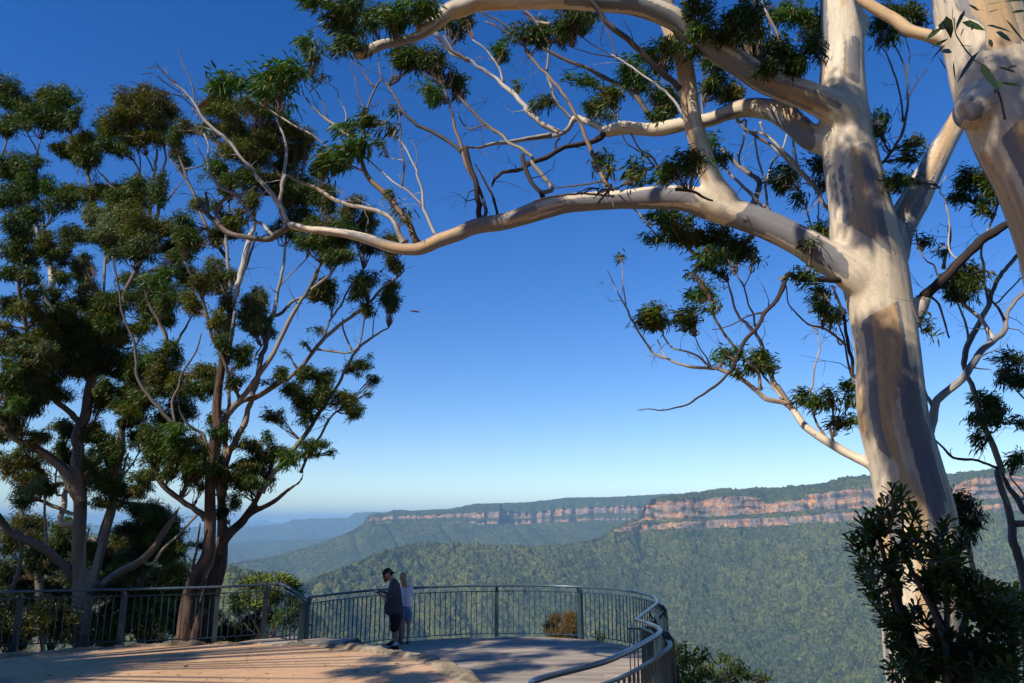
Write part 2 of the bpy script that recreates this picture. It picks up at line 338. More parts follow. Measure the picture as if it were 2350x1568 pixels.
def simple(name, px0, px1, tab, Yc, zbase, depth, cell, amp, seed, step=2.5, rows=60, back=-200):
    T = inter(tab)
    def c(px):
        o = np.ones_like(px); sk = interp(T, px); Y = Yc*o+depth*.15*fbm(px/120, px*0, seed, 3)
        return [(Y-depth, zbase*o, 1, 0), (Y-depth*.5, zbase*.6+.4*Zp(px, sk, Y), rows, 0), (Y, Zp(px, sk, Y), rows, 0), (Y+depth*.4, Zp(px, sk, Y)+back, 6, 0)]
    return sheet(name, px0, px1, step, c, None, None, cell, amp, seed)
simple('valley_floor', -700, 1300, 'P: -700,1245 300,1250 516,1249 589,1241 699,1240 758,1236 900,1240 1300,1240', 9500, -470, 5200, 34, 9, 61, 3, 60)
simple('blue_range', -900, 1500, 'P: -900,1190 -200,1200 200,1205 400,1210 520,1213 600,1208 648,1204 670,1193 699,1193.6 717,1190 750,1192 794,1190 813,1179 835,1177 857,1176 882,1176 1000,1178 1500,1180', 14500, -430, 3800, 60, 14, 62, 3, 30)
simple('far_mesa_range', -1100, 1600, 'P: -1100,1203 -200,1204 450,1209 540,1205 553,1202 578,1198 593,1194 611,1194 622,1199 648,1200 760,1203 1600,1203', 30000, -500, 5000, 90, 16, 63, 3, 12)
simple('near_wooded_hill', 60, 760, 'P: 60,1330 200,1318 300,1312 440,1310 500,1304 540,1303 575,1313 605,1328 645,1354 690,1390 760,1430', 1500, -330, 650, 13, 9, 64, 1.8, 90)
def ctrlG(px):
    sk = interp(inter('P: -700,1100 -200,1150 0,1188 60,1205 90,1216 200,1222 270,1229 300,1245 340,1268 420,1300'), px); Y = 3800+100*fbm(px/50, px*0, 8, 3)
    return [(2700+0*px, -450+0*px, 1, 0), (Y-150, Zp(px, sk+34, Y-150), 60, 0), (Y-60, Zp(px, sk+12, Y-60), 26, 1), (Y+200, Zp(px, sk, Y+200), 12, 0), (Y+900, Zp(px, sk, Y)-200, 4, 0)]
sheet('side_valley_cliffs', -700, 420, 2.5, ctrlG, None, None, 15, 9, 65)
mb = MB(); s = 45000.; mb.add([[-s, 300, -560], [s, 300, -560], [s, 2*s, -560], [-s, 2*s, -560]], np.array([[0, 1, 2, 3]]), 0, np.array([[0, .4, 0]]*4))
tag(mb.build('valley_ground', M_L1), None, None, None, 'structure')
# air: one closed box of even, thin haze
m = bpy.data.materials.new('haze_air'); m.use_nodes = True; n = m.node_tree
n.nodes.remove(n.nodes['Principled BSDF']); pv = n.nodes.new('ShaderNodeVolumePrincipled')
pv.inputs['Color'].default_value = (.38, .70, 1, 1); pv.inputs['Density'].default_value = 7.8e-5; pv.inputs['Anisotropy'].default_value = -0.18
n.links.new(pv.outputs[0], n.nodes['Material Output'].inputs['Volume'])
mb = MB(); box(mb, (-48000, -400, -800), (48000, 42000, 340)); o = mb.build('haze', m, None, False); tag(o, None, None, None, 'stuff')
# ================= hillside, patio, deck =================
m, n, b = mat('hillside_soil', .95, .1); p = geo(n)
n.links.new(ramp(n, noise(n, p, 1.3, 6, .7), [(.35, (.018, .02, .010)), (.55, (.05, .045, .025)), (.7, (.04, .06, .02))]), b.inputs['Base Color']); bump(n, b, noise(n, p, 4, 6), .2); M_SOIL = m
gx, gy = np.meshgrid(np.linspace(-90, 90, 150), np.concatenate([np.linspace(-60, 30, 110), np.linspace(31, 240, 60)]))
def hill_z(x, y):
    e = np.where(x < -2.5, 16.9+.05*(x+2.5), 13.0); e = np.where(x > 2.5, 10.0-.8*(x-2.5), e); e = np.where(x > 8, 5.6, e)
    d = np.clip(y-e, 0, None); z = -.10-.55*np.minimum(d, 2)-.95*np.clip(d-2, 0, None)*.9
    z = np.where(d > 90, z-(d-90)*1.5, z); return z+np.clip(d, 0, 3)*.12*fbm(x/3, y/3, 3, 4)
gz = np.maximum(hill_z(gx, gy), -520)
i = np.arange(gx.shape[0]-1)[:, None]*150; j = np.arange(149)[None]
mb = MB(); mb.add(np.stack([gx, gy, gz], -1).reshape(-1, 3), np.stack([i+j, i+j+1, i+150+j+1, i+150+j], -1).reshape(-1, 4)); tag(mb.build('hillside', M_SOIL), None, None, None, 'structure')
ZP = .33
m, n, b = mat('tan_stamped_concrete', .75, .25); p = geo(n)
c = ramp(n, noise(n, p, .7, 6, .65), [(.3, (.56, .335, .17)), (.5, (.67, .405, .215)), (.7, (.72, .465, .265))])
c = mix(n, ramp(n, noise(n, p, 6, 5, .7, (1, 2.5, 1)), [(.56, 0), (.72, .55)]), c, (.30, .165, .09))
vo = N_(n, 'ShaderNodeTexVoronoi', feature='DISTANCE_TO_EDGE'); vo.inputs['Scale'].default_value = .55; n.links.new(p, vo.inputs['Vector'])
c = mix(n, ramp(n, vo.outputs['Distance'], [(.004, .35), (.012, 0)]), c, (.24, .14, .08))
n.links.new(c, b.inputs['Base Color']); bump(n, b, noise(n, p, 5, 6, .7), .03, .7); M_PATIO = m
m, n, b = mat('rough_sandstone', .95, .1); p = geo(n)
c = ramp(n, noise(n, p, 4, 6, .75), [(.3, (.16, .125, .08)), (.5, (.44, .35, .23)), (.7, (.58, .49, .35))]); n.links.new(c, b.inputs['Base Color']); bump(n, b, noise(n, p, 9, 6, .75), .09, 1); M_STONE = m
m, n, b = mat('weathered_deck_timber', .8, .2); p = geo(n)
c = ramp(n, noise(n, p, 3, 6, .65, (.35, 7, 1)), [(.3, (.25, .20, .145)), (.5, (.40, .325, .245)), (.72, (.53, .44, .34))])
pl = N_(n, 'ShaderNodeHueSaturation'); n.links.new(c, pl.inputs['Color']); n.links.new(N_(n, 'ShaderNodeNewGeometry').outputs['Random Per Island'], (mm := N_(n, 'ShaderNodeMapRange')).inputs[0])
mm.inputs[3].default_value = .75; mm.inputs[4].default_value = 1.2; n.links.new(mm.outputs[0], pl.inputs['Value'])
n.links.new(pl.outputs[0], b.inputs['Base Color']); bump(n, b, noise(n, p, 6, 5, .7, (.3, 9, 1)), .01, .6); M_DECK = m
def xy(s, z): return [tuple(WZ(q[0], q[1], z)[:2]) for q in pts(s)]
outer = xy('P: 0,1501 49,1497 189,1487.5 280,1480 416,1476.5 516,1474 585,1473 670,1475.7 756,1476.5 781,1478 841,1483.4 875,1487.6 914,1492 957,1497 1000,1506 1040,1519 1080,1531 1102,1547 1120,1568 1128,1600', ZP+.04)
inner = xy('P: 0,1512 49,1507 189,1494 280,1487 416,1482 516,1479 585,1479.5 670,1483 725,1485 785,1490 865,1501 935,1511 986,1528 1021,1547 1043,1568 1055,1600', ZP)
xL = -16
outer = [(xL, outer[0][1]-.3)]+outer+[(1.2, 6), (1.0, -6)]; inner = [(xL, inner[0][1]-.3)]+inner+[(.75, 6), (.6, -6)]
def dens(P, st=.12):
    P = np.array(P); d = np.concatenate([[0], np.cumsum(np.linalg.norm(np.diff(P, axis=0), axis=1))]); t = np.arange(0, d[-1], st)
    return np.stack([np.interp(t, d, P[:, 0]), np.interp(t, d, P[:, 1])], -1), t
mb = MB(); prism(mb, np.array(inner+[(xL, -6)])[::-1], -.3, ZP); o = mb.build('patio', M_PATIO, None, False); tag(o, None, None, None, 'structure')
# rough stone edging laid stone by stone along the patio rim
def edging(name, A, B, label, seed, zt=.05):
    a, t = dens(A, .05); fr = np.linspace(0, 1, len(a)); bq, tb = dens(B, .05); b_ = np.stack([np.interp(fr, np.linspace(0, 1, len(bq)), bq[:, k]) for k in (0, 1)], -1)
    # nearest inner point for each outer point
    b_ = bq[np.argmin(((a[:, None]-bq[None])**2).sum(-1), 1)]
    rows = np.linspace(0, 1, 9); mb = MB(); V = []
    jn = np.abs(((t/.75+.15*vn(t*.4, t*0, seed)) % 1)-.5)*2
    top = ZP+zt+.03*vn(np.floor(t/.75), t*0, seed)-.05*np.clip(jn-.93, 0, 1)*12
    for r in rows:
        P = a*(1-r)+b_*r; e = .05*fbm(t*3, r*3+t*0, seed+1, 3)*(r < .2)
        dirv = (a-b_)/(np.linalg.norm(a-b_, axis=1)[:, None]+1e-6)
        edge = 1-np.abs(r*2-1)**5
        z = top*edge+(ZP-.02)*(1-edge)+.05*fbm(P[:, 0]*6, P[:, 1]*6, seed+2, 4)*edge
        V.append(np.c_[P+dirv*e[:, None], z])
    dirv = (a-b_)/(np.linalg.norm(a-b_, axis=1)[:, None]+1e-6)
    low = [np.c_[a+dirv*(.05*fbm(t*2, t*0+zz, seed+4, 3))[:, None], np.full(len(a), zz)] for zz in (-.35, -.1, .1, .22)]
    V = np.array(low+V); k = V.shape[0]; nn = len(a)
    i = np.arange(k-1)[:, None]*nn; j = np.arange(nn-1)[None]
    mb.add(V.reshape(-1, 3), np.stack([i+j, i+j+1, i+nn+j+1, i+nn+j], -1).reshape(-1, 4)); o = mb.build(name, M_STONE)
    return tag(o, label, 'stone edging')
edging('stone_edging', outer, inner, 'rough yellow sandstone edging curving round the tan patio beside the timber deck', 5)
cor = [tuple(WZ(x, y, ZP+.12)[:2]) for x, y in ((-60, 1546), (0, 1549), (35, 1551), (62, 1556), (90, 1566), (115, 1585))]
cin = [(x-.1, y-.55) for x, y in cor]; edging('stone_border', cor, cin, 'short curved border of grey sandstone in the bottom left corner of the patio', 9, .1)
# ---------- railings ----------
m, n, b = mat('slate_blue_painted_steel', .42, .5); p = geo(n)
n.links.new(ramp(n, noise(n, p, 3, 4), [(.3, (.018, .042, .054)), (.7, (.030, .066, .082))]), b.inputs['Base Color']); M_RAIL = m
m, n, b = mat('slate_blue_handrail', .3, .6); b.inputs['Metallic'].default_value = .25
n.links.new(ramp(n, noise(n, geo(n), 2, 4), [(.3, (.055, .085, .11)), (.7, (.09, .125, .155))]), b.inputs['Base Color']); M_HAND = m
def walk(P, d0, st):
    P = np.asarray(P); d = np.concatenate([[0], np.cumsum(np.linalg.norm(np.diff(P[:, :2], axis=0), axis=1))]); t = np.arange(d0, d[-1], st)
    return np.stack([np.interp(t, d, P[:, k]) for k in range(3)], -1), t, d[-1]
def railing(name, hp, hgt, post_t, label, side=1, base=None, bal=.125, maxb=96):
    """hp: handrail centre line (x,y,z); panel stands .1 m outside of it; hgt above the floor"""
    H = spline(hp, 6); T = np.gradient(H, axis=0); T[:, 2] = 0; T /= np.linalg.norm(T, axis=1)[:, None]
    O = np.stack([-T[:, 1], T[:, 0], 0*T[:, 0]], -1)*side; Q = H+O*.10; Q[:, 2] -= .13
    c = H.mean(0); e = empty(name, (H[len(H)//2][0], H[len(H)//2][1], H[len(H)//2][2]-hgt), label, 'railing', None)
    mb = MB(); tube(mb, H, .025, 10); mb.build('handrail', M_HAND, e)
    mb = MB(); sq = np.array([(-.02, -.006), (.02, -.006), (.02, .006), (-.02, .006)])
    def strip(mb, L, w_, h_):
        n_ = len(L); Tn = np.gradient(L, axis=0); Tn[:, 2] = 0; Tn /= np.linalg.norm(Tn, axis=1)[:, None]+1e-9; On = np.stack([-Tn[:, 1], Tn[:, 0], 0*Tn[:, 0]], -1)
        V = np.stack([L+On*w_+[0, 0, h_], L-On*w_+[0, 0, h_], L-On*w_-[0, 0, h_], L+On*w_-[0, 0, h_]], 1).reshape(-1, 3)
        i = np.arange(n_-1)[:, None]*4; j = np.arange(4)[None]; q = np.stack([i+j, i+(j+1) % 4, i+4+(j+1) % 4, i+4+j], -1).reshape(-1, 4)
        mb.add(V, [q, np.array([[0, 1, 2, 3], [(n_-1)*4+3, (n_-1)*4+2, (n_-1)*4+1, (n_-1)*4]])])
    strip(mb, Q, .022, .009); mb.build('top_rail', M_RAIL, e, False)
    Lo = Q.copy(); Lo[:, 2] -= hgt-.13-.07
    mb = MB(); strip(mb, Lo, .020, .008); mb.build('bottom_rail', M_RAIL, e, False)
    Bp, t, Ltot = walk(Q, bal*.5, bal); posts = [f*Ltot for f in post_t]
    dT = np.gradient(Bp, axis=0); cnt = 0; rest = MB()
    for p_, d_, tt in zip(Bp, dT, t):
        if min([abs(tt-q) for q in posts]+[9]) < .07: continue
        d_ = d_/np.linalg.norm(d_[:2]); d_[2] = 0; o_ = np.array([-d_[1], d_[0], 0])
        m1 = MB() if cnt < maxb else rest
        z0, z1 = p_[2]-(hgt-.13-.07), p_[2]-.009
        obb(m1, (p_[0], p_[1], (z0+z1)/2), d_*.0075, o_*.011, (0, 0, (z1-z0)/2-.001))
        if cnt < maxb: m1.build('baluster', M_RAIL, e, False)
        cnt += 1
    if rest.n: tag(rest.build('baluster', M_RAIL, e, False), kind='stuff')
    d = np.concatenate([[0], np.cumsum(np.linalg.norm(np.diff(Q[:, :2], axis=0), axis=1))])
    for s_ in posts:
        q = np.array([np.interp(s_, d, Q[:, k]) for k in range(3)]); h_ = np.array([np.interp(s_, d, H[:, k]) for k in range(3)])
        tn = np.array([np.interp(s_, d, T[:, k]) for k in range(3)]); tn /= np.linalg.norm(tn); on = np.array([-tn[1], tn[0], 0])*side
        pb = MB(); zf = q[2]+.13-hgt
        # tapered post: deep at the foot, leaning plate that narrows to a bracket under the handrail
        prof = [(-.02, -.12-.05), (.13, -.12-.05), (.085, hgt-.13), (.03, hgt-.05), (-.075, hgt-.02), (-.085, hgt-.035), (-.03, hgt-.15)]
        V = []; th = .045
        for sg in (-1, 1):
            for a_, z_ in prof: V.append(np.array([q[0], q[1], 0])+on*a_+tn*sg*(th if z_ < hgt-.12 else .018)+np.array([0, 0, zf+z_]))
        k = len(prof); Fq = np.array([[i, (i+1) % k, k+(i+1) % k, k+i] for i in range(k)])
        pb.add(V, [Fq, np.array([list(range(k))[::-1]]), np.array([list(range(k, 2*k))])]); pb.build('post', M_RAIL, e, False)
    return e
def hline(s, zf): 
    return np.array([WZ(q[0], q[1], zf(k) if callable(zf) else zf) for k, q in enumerate(pts(s))])
ZH = 1.15
q = pts('P: -120,1376 0,1366.4 113,1359 226.7,1353 340,1350.6 453.5,1348.7 529,1347.3 597,1341 640,1337.6')
ys = [15.0, 15.2, 15.4, 15.5, 15.65, 15.85, 16.05, 16.3, 16.45]
hl = np.array([W(a[0], a[1], y) for a, y in zip(q, ys)]); hl[:, 2] = np.linspace(1.335, 1.395, len(hl))
# posts at photo x 45, 285, 502, 612
def tpar(H, pxs):
    S = spline(H, 6); d = np.concatenate([[0], np.cumsum(np.linalg.norm(np.diff(S[:, :2], axis=0), axis=1))]); d /= d[-1]
    vz = S-np.array([0, 0, HC]); zc = vz[:, 1]*CP+vz[:, 2]*SP; X = CX+F*vz[:, 0]/zc
    return [float(np.interp(p_, X, d)) for p_ in pxs]
railing('metal_railing', hl, 1.02, tpar(hl, [45, 285, 502, 614]), 'straight slate blue railing along the far edge of the patio, under the left gums', 1)
ht = np.array([hl[-1]+[.02, 0, 0], *[W(a[0], a[1], y) for a, y in zip(pts('P: 655,1344 680,1359 697,1370'), [16.3, 16.1, 15.95])], WZ(705, 1371.8, ZH)])
railing('sloping_railing', ht, 1.1, [], 'short railing panel sloping down from patio level to deck level, left of the man', 1)
hd = hline('Z6: 705,408 850,390 1000,370 1150,352 1300,338 1600,322 1900,310 2350,300 Y6: 600,213 1050,222 1350,243 1600,280 1720,320 1762,355 1740,385 1650,430 1560,485 1505,545', ZH)
# smooth the traced curve in plan
for _ in range(3): hd[1:-1, :2] = .25*hd[:-2, :2]+.5*hd[1:-1, :2]+.25*hd[2:, :2]
S = spline(hd, 6); Sd = np.linalg.norm(np.diff(S[:, :2], axis=0), axis=1).sum()
tp = tpar(hd[:10], [716, 925, 1140, 1352]); L10 = np.linalg.norm(np.diff(spline(hd[:10], 6)[:, :2], axis=0), axis=1).sum()
railing('deck_railing', hd, ZH, [a*L10/Sd for a in tp]+[.80, .90], 'long curved slate blue railing round the far rim of the deck, behind the two people', 1, maxb=98)
yr = [12.5, 11.9, 10.6, 9.6, 8.9]
hr = [W(a[0], a[1], y) for a, y in zip(pts('C3: 590,668 640,682 790,712 890,752 943,800'), yr)]
hr += list(hline('C3: 920,855 800,935 600,1050 300,1195 0,1300 Y6: 600,1098 520,1160', 1.48)); hr = np.array(hr); hr[:5, 2] = [1.17, 1.22, 1.33, 1.42, 1.47]
hr = np.vstack([hd[-1], hr])
railing('ramp_railing', hr, ZH, [.30, .47], 'nearest railing, sweeping along the ramp to the bottom edge, right of the deck', 1)
# ---------- deck ----------
Hs = spline(hd, 6); Tn = np.gradient(Hs, axis=0); Tn /= np.linalg.norm(Tn[:, :2], axis=1)[:, None]; Ed = Hs[:, :2]+np.stack([-Tn[:, 1], Tn[:, 0]], -1)*.06
rr = spline(hr, 6); Tr = np.gradient(rr, axis=0); Tr /= np.linalg.norm(Tr[:, :2], axis=1)[:, None]; Er = rr[:, :2]+np.stack([-Tr[:, 1], Tr[:, 0]], -1)*.06
poly = np.vstack([Ed, Er[3:], [[.6, 4.5], [-3, 4.5], [-5.2, 12]]])
def span(poly, y):
    xs = []
    for (x0, y0), (x1, y1) in zip(poly, np.roll(poly, -1, 0)):
        if (y0 <= y) != (y1 <= y): xs.append(x0+(y-y0)/(y1-y0)*(x1-x0))
    return sorted(xs)
mb = MB(); y = 4.6; pw = .138
while y < 20:
    a, b2 = span(poly, y+.01), span(poly, y+pw-.014)
    for k in range(0, min(len(a), len(b2))-1, 2):
        x = a[k]; xe = a[k+1]; xb0, xb1 = b2[k], b2[k+1]
        cuts = [0]+sorted([(.37*math.sin(y*37.7)+.5)])+[1]
        for c0, c1 in zip(cuts[:-1], cuts[1:]):
            g = .003; A0, A1 = x+(xe-x)*c0+g, x+(xe-x)*c1-g; B0, B1 = xb0+(xb1-xb0)*c0+g, xb0+(xb1-xb0)*c1-g
            z1 = .0+.0015*math.sin(y*91+c0*7); V = [[A0, y, -.03], [A1, y, -.03], [B1, y+pw-.008, -.03], [B0, y+pw-.008, -.03], [A0, y, z1], [A1, y, z1], [B1, y+pw-.008, z1], [B0, y+pw-.008, z1]]
            mb.add(V, np.array([[0,3,2,1],[4,5,6,7],[0,1,5,4],[1,2,6,5],[2,3,7,6],[3,0,4,7]]))
    y += pw
eD = empty('timber_deck', (0, 14, -.3), 'weathered grey timber viewing deck with a curved rim, floor the two people stand on', 'deck')
mb.build('boards', M_DECK, eD, False)
mb = MB(); EE = np.array([[*q, -.11] for q in np.vstack([Ed, Er[3:]])]); tube(mb, EE, .07, 4, 0, flat=((0, 0, 1), 1.3)); mb.build('rim_beam', M_RAIL, eD, False)
mb = MB()
for yy in np.arange(5, 19.4, 1.2):
    sp = span(poly, yy)
    if len(sp) >= 2: box(mb, (sp[0]+.1, yy-.04, -.3), (sp[-1]-.1, yy+.04, -.035))
mb.build('joists', M_RAIL, eD, False)
mb = MB(); 
for x_, y_ in ((-3.5, 16.3), (-1, 18), (1, 17.6), (2.6, 15), (.5, 13)): box(mb, (x_-.12, y_-.12, -7), (x_+.12, y_+.12, -.31))
mb.build('pillars', M_RAIL, eD, False)
# timber landing beside the patio, with its ramp lip
lp = [WZ(*q, ZP+.02)[:2] for q in ((545, 1474.5), (560, 1471.5), (641, 1458.6), (806.8, 1466), (822, 1466.6), (776, 1480), (690, 1482))]
eL = empty('timber_landing', (*np.mean(lp, 0), -.1), 'small raised timber landing between the stone edging and the railing bend', 'landing')
mb = MB(); lpa = np.array(lp); lo, hi = lpa[:, 1].min(), lpa[:, 1].max(); y = lo
while y < hi:
    a = span(lpa, y+.004)
    if len(a) >= 2:
        b2 = span(lpa, min(y+.13, hi-.003)); b2 = b2 if len(b2) >= 2 else a
        V = [[a[0], y, ZP-.03], [a[-1], y, ZP-.03], [b2[-1], y+.13, ZP-.03], [b2[0], y+.13, ZP-.03]]; V += [[v[0], v[1], ZP+.02] for v in V]
        mb.add(V, np.array([[0,3,2,1],[4,5,6,7],[0,1,5,4],[1,2,6,5],[2,3,7,6],[3,0,4,7]]))
    y += .138
mb.build('boards', M_DECK, eL, False)
mb = MB(); A, B = np.array([*lp[5], ZP+.026]), np.array([*lp[4], ZP+.026]); tube(mb, [A, B], .022, 4); mb.build('nosing', M_HAND, eL, False)
mb = MB(); dv = np.array([.42, 0, -.34]); mb.add([A-[0, 0, .02], B-[0, 0, .02], B+dv, A+dv], np.array([[0, 3, 2, 1]])); C_ = np.array([0, 0, -.05]); mb.add([B-[0, 0, .0], B+dv, B+dv+C_*2, B-[0, 0, .3]], np.array([[0, 1, 2, 3]])); mb.build('ramp_plate', M_RAIL, eL, False)
# ================= trees =================
class Tree:
    def __init__(s, name, label, cat, base, Y, m_br, group=None):
        s.e = empty(name, base, label, cat, group); s.Y = Y; s.m = m_br; s.S = []; s.trunk = []; s.seed = 1
    def depth_at(s, px, py, r=60):
        if not s.S: return s.Y
        A = np.vstack(s.S); d = np.hypot(A[:, 0]-px, A[:, 1]-py)-A[:, 3]*.4; i = d.argmin()
        return A[i, 2] if d[i] < r else None
    def path(s, txt, dd, d0=None, sub=4, wob=.12, auto=False):
        q = pts(txt)
        if auto and s.S:
            A = np.vstack(s.S); d = np.hypot(A[:, 0]-q[0][0], A[:, 1]-q[0][1]); d = d+np.where(A[:, 1] < q[0][1]-10, d*1.2, 0); i = d.argmin()
            if max(8, A[i, 3]*.5) < d[i] < 130 and A[i, 3] > q[0][2]*.8: q = [[A[i, 0], A[i, 1], q[0][2]*1.15]]+q; d0 = A[i, 2] if d0 is None or abs(d0-A[i, 2]) < 2.5 else d0
        n = len(q); idx = [i for i in range(n) if len(q[i]) > 2]; wv = np.interp(range(n), idx, [q[i][2] for i in idx])
        X = np.array([[a[0], a[1]] for a in q]); L = np.concatenate([[0], np.cumsum(np.hypot(*np.diff(X, axis=0).T))])
        if d0 is None: d0 = s.depth_at(*X[0], 90) or s.Y
        s.seed += 1; t = L/L[-1]
        D = d0+dd*t+wob*min(2.2, L[-1]/300)*np.sin(t*math.pi)*vn(t*3, t*0+s.seed*5.7, 3)
        C = spline(np.c_[X, D, wv], sub); C[:, 3] = np.maximum(C[:, 3], .6)
        if auto:
            tt = np.linspace(0, L[-1]/16, len(C)); am = np.minimum(C[:, 3]*.22+.5, 2.2)*np.minimum(1, np.arange(len(C))/4); C[:, 0] += am*vn(tt, tt*0+s.seed*3.3, 8); C[:, 1] += am*vn(tt, tt*0+s.seed*5.1, 9)
        s.S.append(C.copy()); P = W(C[:, 0], C[:, 1], C[:, 2]); R = C[:, 3]*.5*mpp(P[:, 1], P[:, 2]); return P, R
    def limb(s, txt, dd=0, d0=None, m=None, name='branch', thick=False, k=8, label=None, stubs=True, lump=.09):
        P, R = s.path(txt, dd, d0, wob=.03 if thick else .12, auto=not thick)
        if thick: s.trunk.append((P, R)); return
        R[0] *= 1.35
        mb = MB(); tube(mb, P, R, k if R.max() > .015 else 6, 0, True, lump=lump, seed=s.seed)
        if stubs: twigs_on(mb, P, R)
        o = mb.build(name, m or s.m, s.e)
        if label: o['label'] = label
        return o
    def build_trunk(s, m, vox=.03, name='trunk', label=None, up=None, smooth=7):
        mb = MB(); bcs = []
        for j, (P, R) in enumerate(s.trunk): tube(mb, P, R, 20 if R.max() > .12 else 12, 0, True, lump=.05, seed=j+3)
        me = mb.build('tmp', m, s.e).data; o = [x for x in bpy.data.objects if x.data == me][0]
        src = np.concatenate(mb.V)-np.array(s.e.matrix_world.translation); bc = np.concatenate(mb.B)
        md = o.modifiers.new('r', 'REMESH'); md.mode = 'VOXEL'; md.voxel_size = vox; md.use_smooth_shade = True
        ms = o.modifiers.new('s', 'SMOOTH'); ms.factor = .5; ms.iterations = smooth
        ev = o.evaluated_get(bpy.context.evaluated_depsgraph_get()); nm = bpy.data.meshes.new_from_object(ev)
        kd = kdtree.KDTree(len(src))
        for i, c in enumerate(src): kd.insert(c, i)
        kd.balance(); n = len(nm.vertices); co = np.empty(n*3); nm.vertices.foreach_get('co', co); co = co.reshape(-1, 3)
        out = np.empty((n, 3))
        for i in range(n):
            r = kd.find_n(co[i], 3); ww = np.array([1/(q[2]+.005) for q in r]); b3 = np.array([bc[q[1]] for q in r])
            if np.ptp(b3[:, 2]) > .8: out[i] = b3[0]
            else: out[i] = (b3*ww[:, None]).sum(0)/ww.sum()
        jm = np.zeros(n)
        for i in range(n):
            r = kd.find_n(co[i], 9)
            if max(bc[q[1]][2] for q in r)-min(bc[q[1]][2] for q in r) > .8: jm[i] = 1
        ed_ = np.empty(len(nm.edges)*2, np.int32); nm.edges.foreach_get('vertices', ed_); ed_ = ed_.reshape(-1, 2)
        cnt = np.bincount(ed_.ravel(), minlength=n)+1e-9
        for _ in range(22): sm = np.bincount(ed_[:, 0], jm[ed_[:, 1]], n)+np.bincount(ed_[:, 1], jm[ed_[:, 0]], n); jm = .4*jm+.6*sm/cnt
        jm = np.clip(jm*1.9-.08, 0, 1)
        for an in ('bc', 'tint'):
            if an in nm.attributes: nm.attributes.remove(nm.attributes[an])
        a = nm.attributes.new('bc', 'FLOAT_VECTOR', 'POINT'); a.data.foreach_set('vector', out.ravel())
        a = nm.attributes.new('jn', 'FLOAT', 'POINT'); a.data.foreach_set('value', jm)
        nm.materials.clear(); nm.materials.append(m)
        bpy.data.objects.remove(o); o = bpy.data.objects.new(name, nm); COL.objects.link(o); o.parent = s.e
        nm.polygons.foreach_set('use_smooth', np.ones(len(nm.polygons), bool)); nm.update()
        if label: o['label'] = label
        return o
def twigs_on(mb, P, R, dens=2.6):
    L = np.concatenate([[0], np.cumsum(np.linalg.norm(np.diff(P, axis=0), axis=1))])
    for _ in range(int(L[-1]*dens)):
        t = RNG.uniform(.15, 1)*L[-1]; p = np.array([np.interp(t, L, P[:, k]) for k in range(3)]); r = np.interp(t, L, R)
        if r > .05: continue
        d = RNG.normal(0, 1, 3); d[1] *= .6; d += [-.3, 0, .6]; d /= np.linalg.norm(d); ln = RNG.uniform(.08, .60)*min(1, r*60)
        Q = [p]; 
        for _k in range(3): d = d+RNG.normal(0, .3, 3); d /= np.linalg.norm(d); Q.append(Q[-1]+d*ln/3)
        tube(mb, Q, np.linspace(max(.0035, r*.35), .002, 4), 3)
        if ln > .2:
            for _k in range(2):
                d2 = d+RNG.normal(0, .6, 3); tube(mb, [Q[2], Q[2]+d2*ln*.25, Q[2]+d2*ln*.5+RNG.normal(0, .02, 3)], [.003, .0025, .0015], 3)
LEAFT = dict(d=((.022, .048, .006), (.075, .130, .014)), y=((.050, .085, .007), (.155, .165, .012)), l=((.07, .11, .04), (.18, .23, .10)),
             g=((.035, .10, .012), (.09, .19, .025)), o=((.20, .11, .02), (.34, .17, .03)), b=((.042, .062, .008), (.12, .11, .014)), k=((.012, .028, .005), (.032, .06, .010)), s=((.13, .19, .035), (.30, .37, .09)))  # s carries sunlit brightness in the leaf colour
def leaves(mb, C, D, L, wr, col, curl=.5, mat=0):
    n = len(C); D = D/np.linalg.norm(D, axis=1)[:, None]
    r = RNG.normal(0, 1, (n, 3)); S = np.cross(D, r); S /= np.linalg.norm(S, axis=1)[:, None]+1e-9; Nn = np.cross(S, D)
    L = np.asarray(L)[:, None]; w_ = L*wr; c = (curl*RNG.uniform(.2, 1, (n, 1))*L)
    dn = np.array([0, 0, -1.])
    V = np.stack([C, C+D*L*.30+S*w_*.85+dn*c*.06, C+D*L*.30-S*w_*.85+dn*c*.06+Nn*w_*.2, C+D*L*.66+S*w_*.8+dn*c*.28, C+D*L*.66-S*w_*.55+dn*c*.28+Nn*w_*.2, C+D*L*.95+dn*c*.62], 1)
    i = np.arange(n)[:, None]*6
    mb.add(V.reshape(-1, 3), [i+np.array([[0, 2, 1]]), i+np.array([[1, 2, 4, 3]]), i+np.array([[3, 4, 5]])], mat, None, np.repeat(col, 6, 0))
TW = np.array([.17, .115, .08])
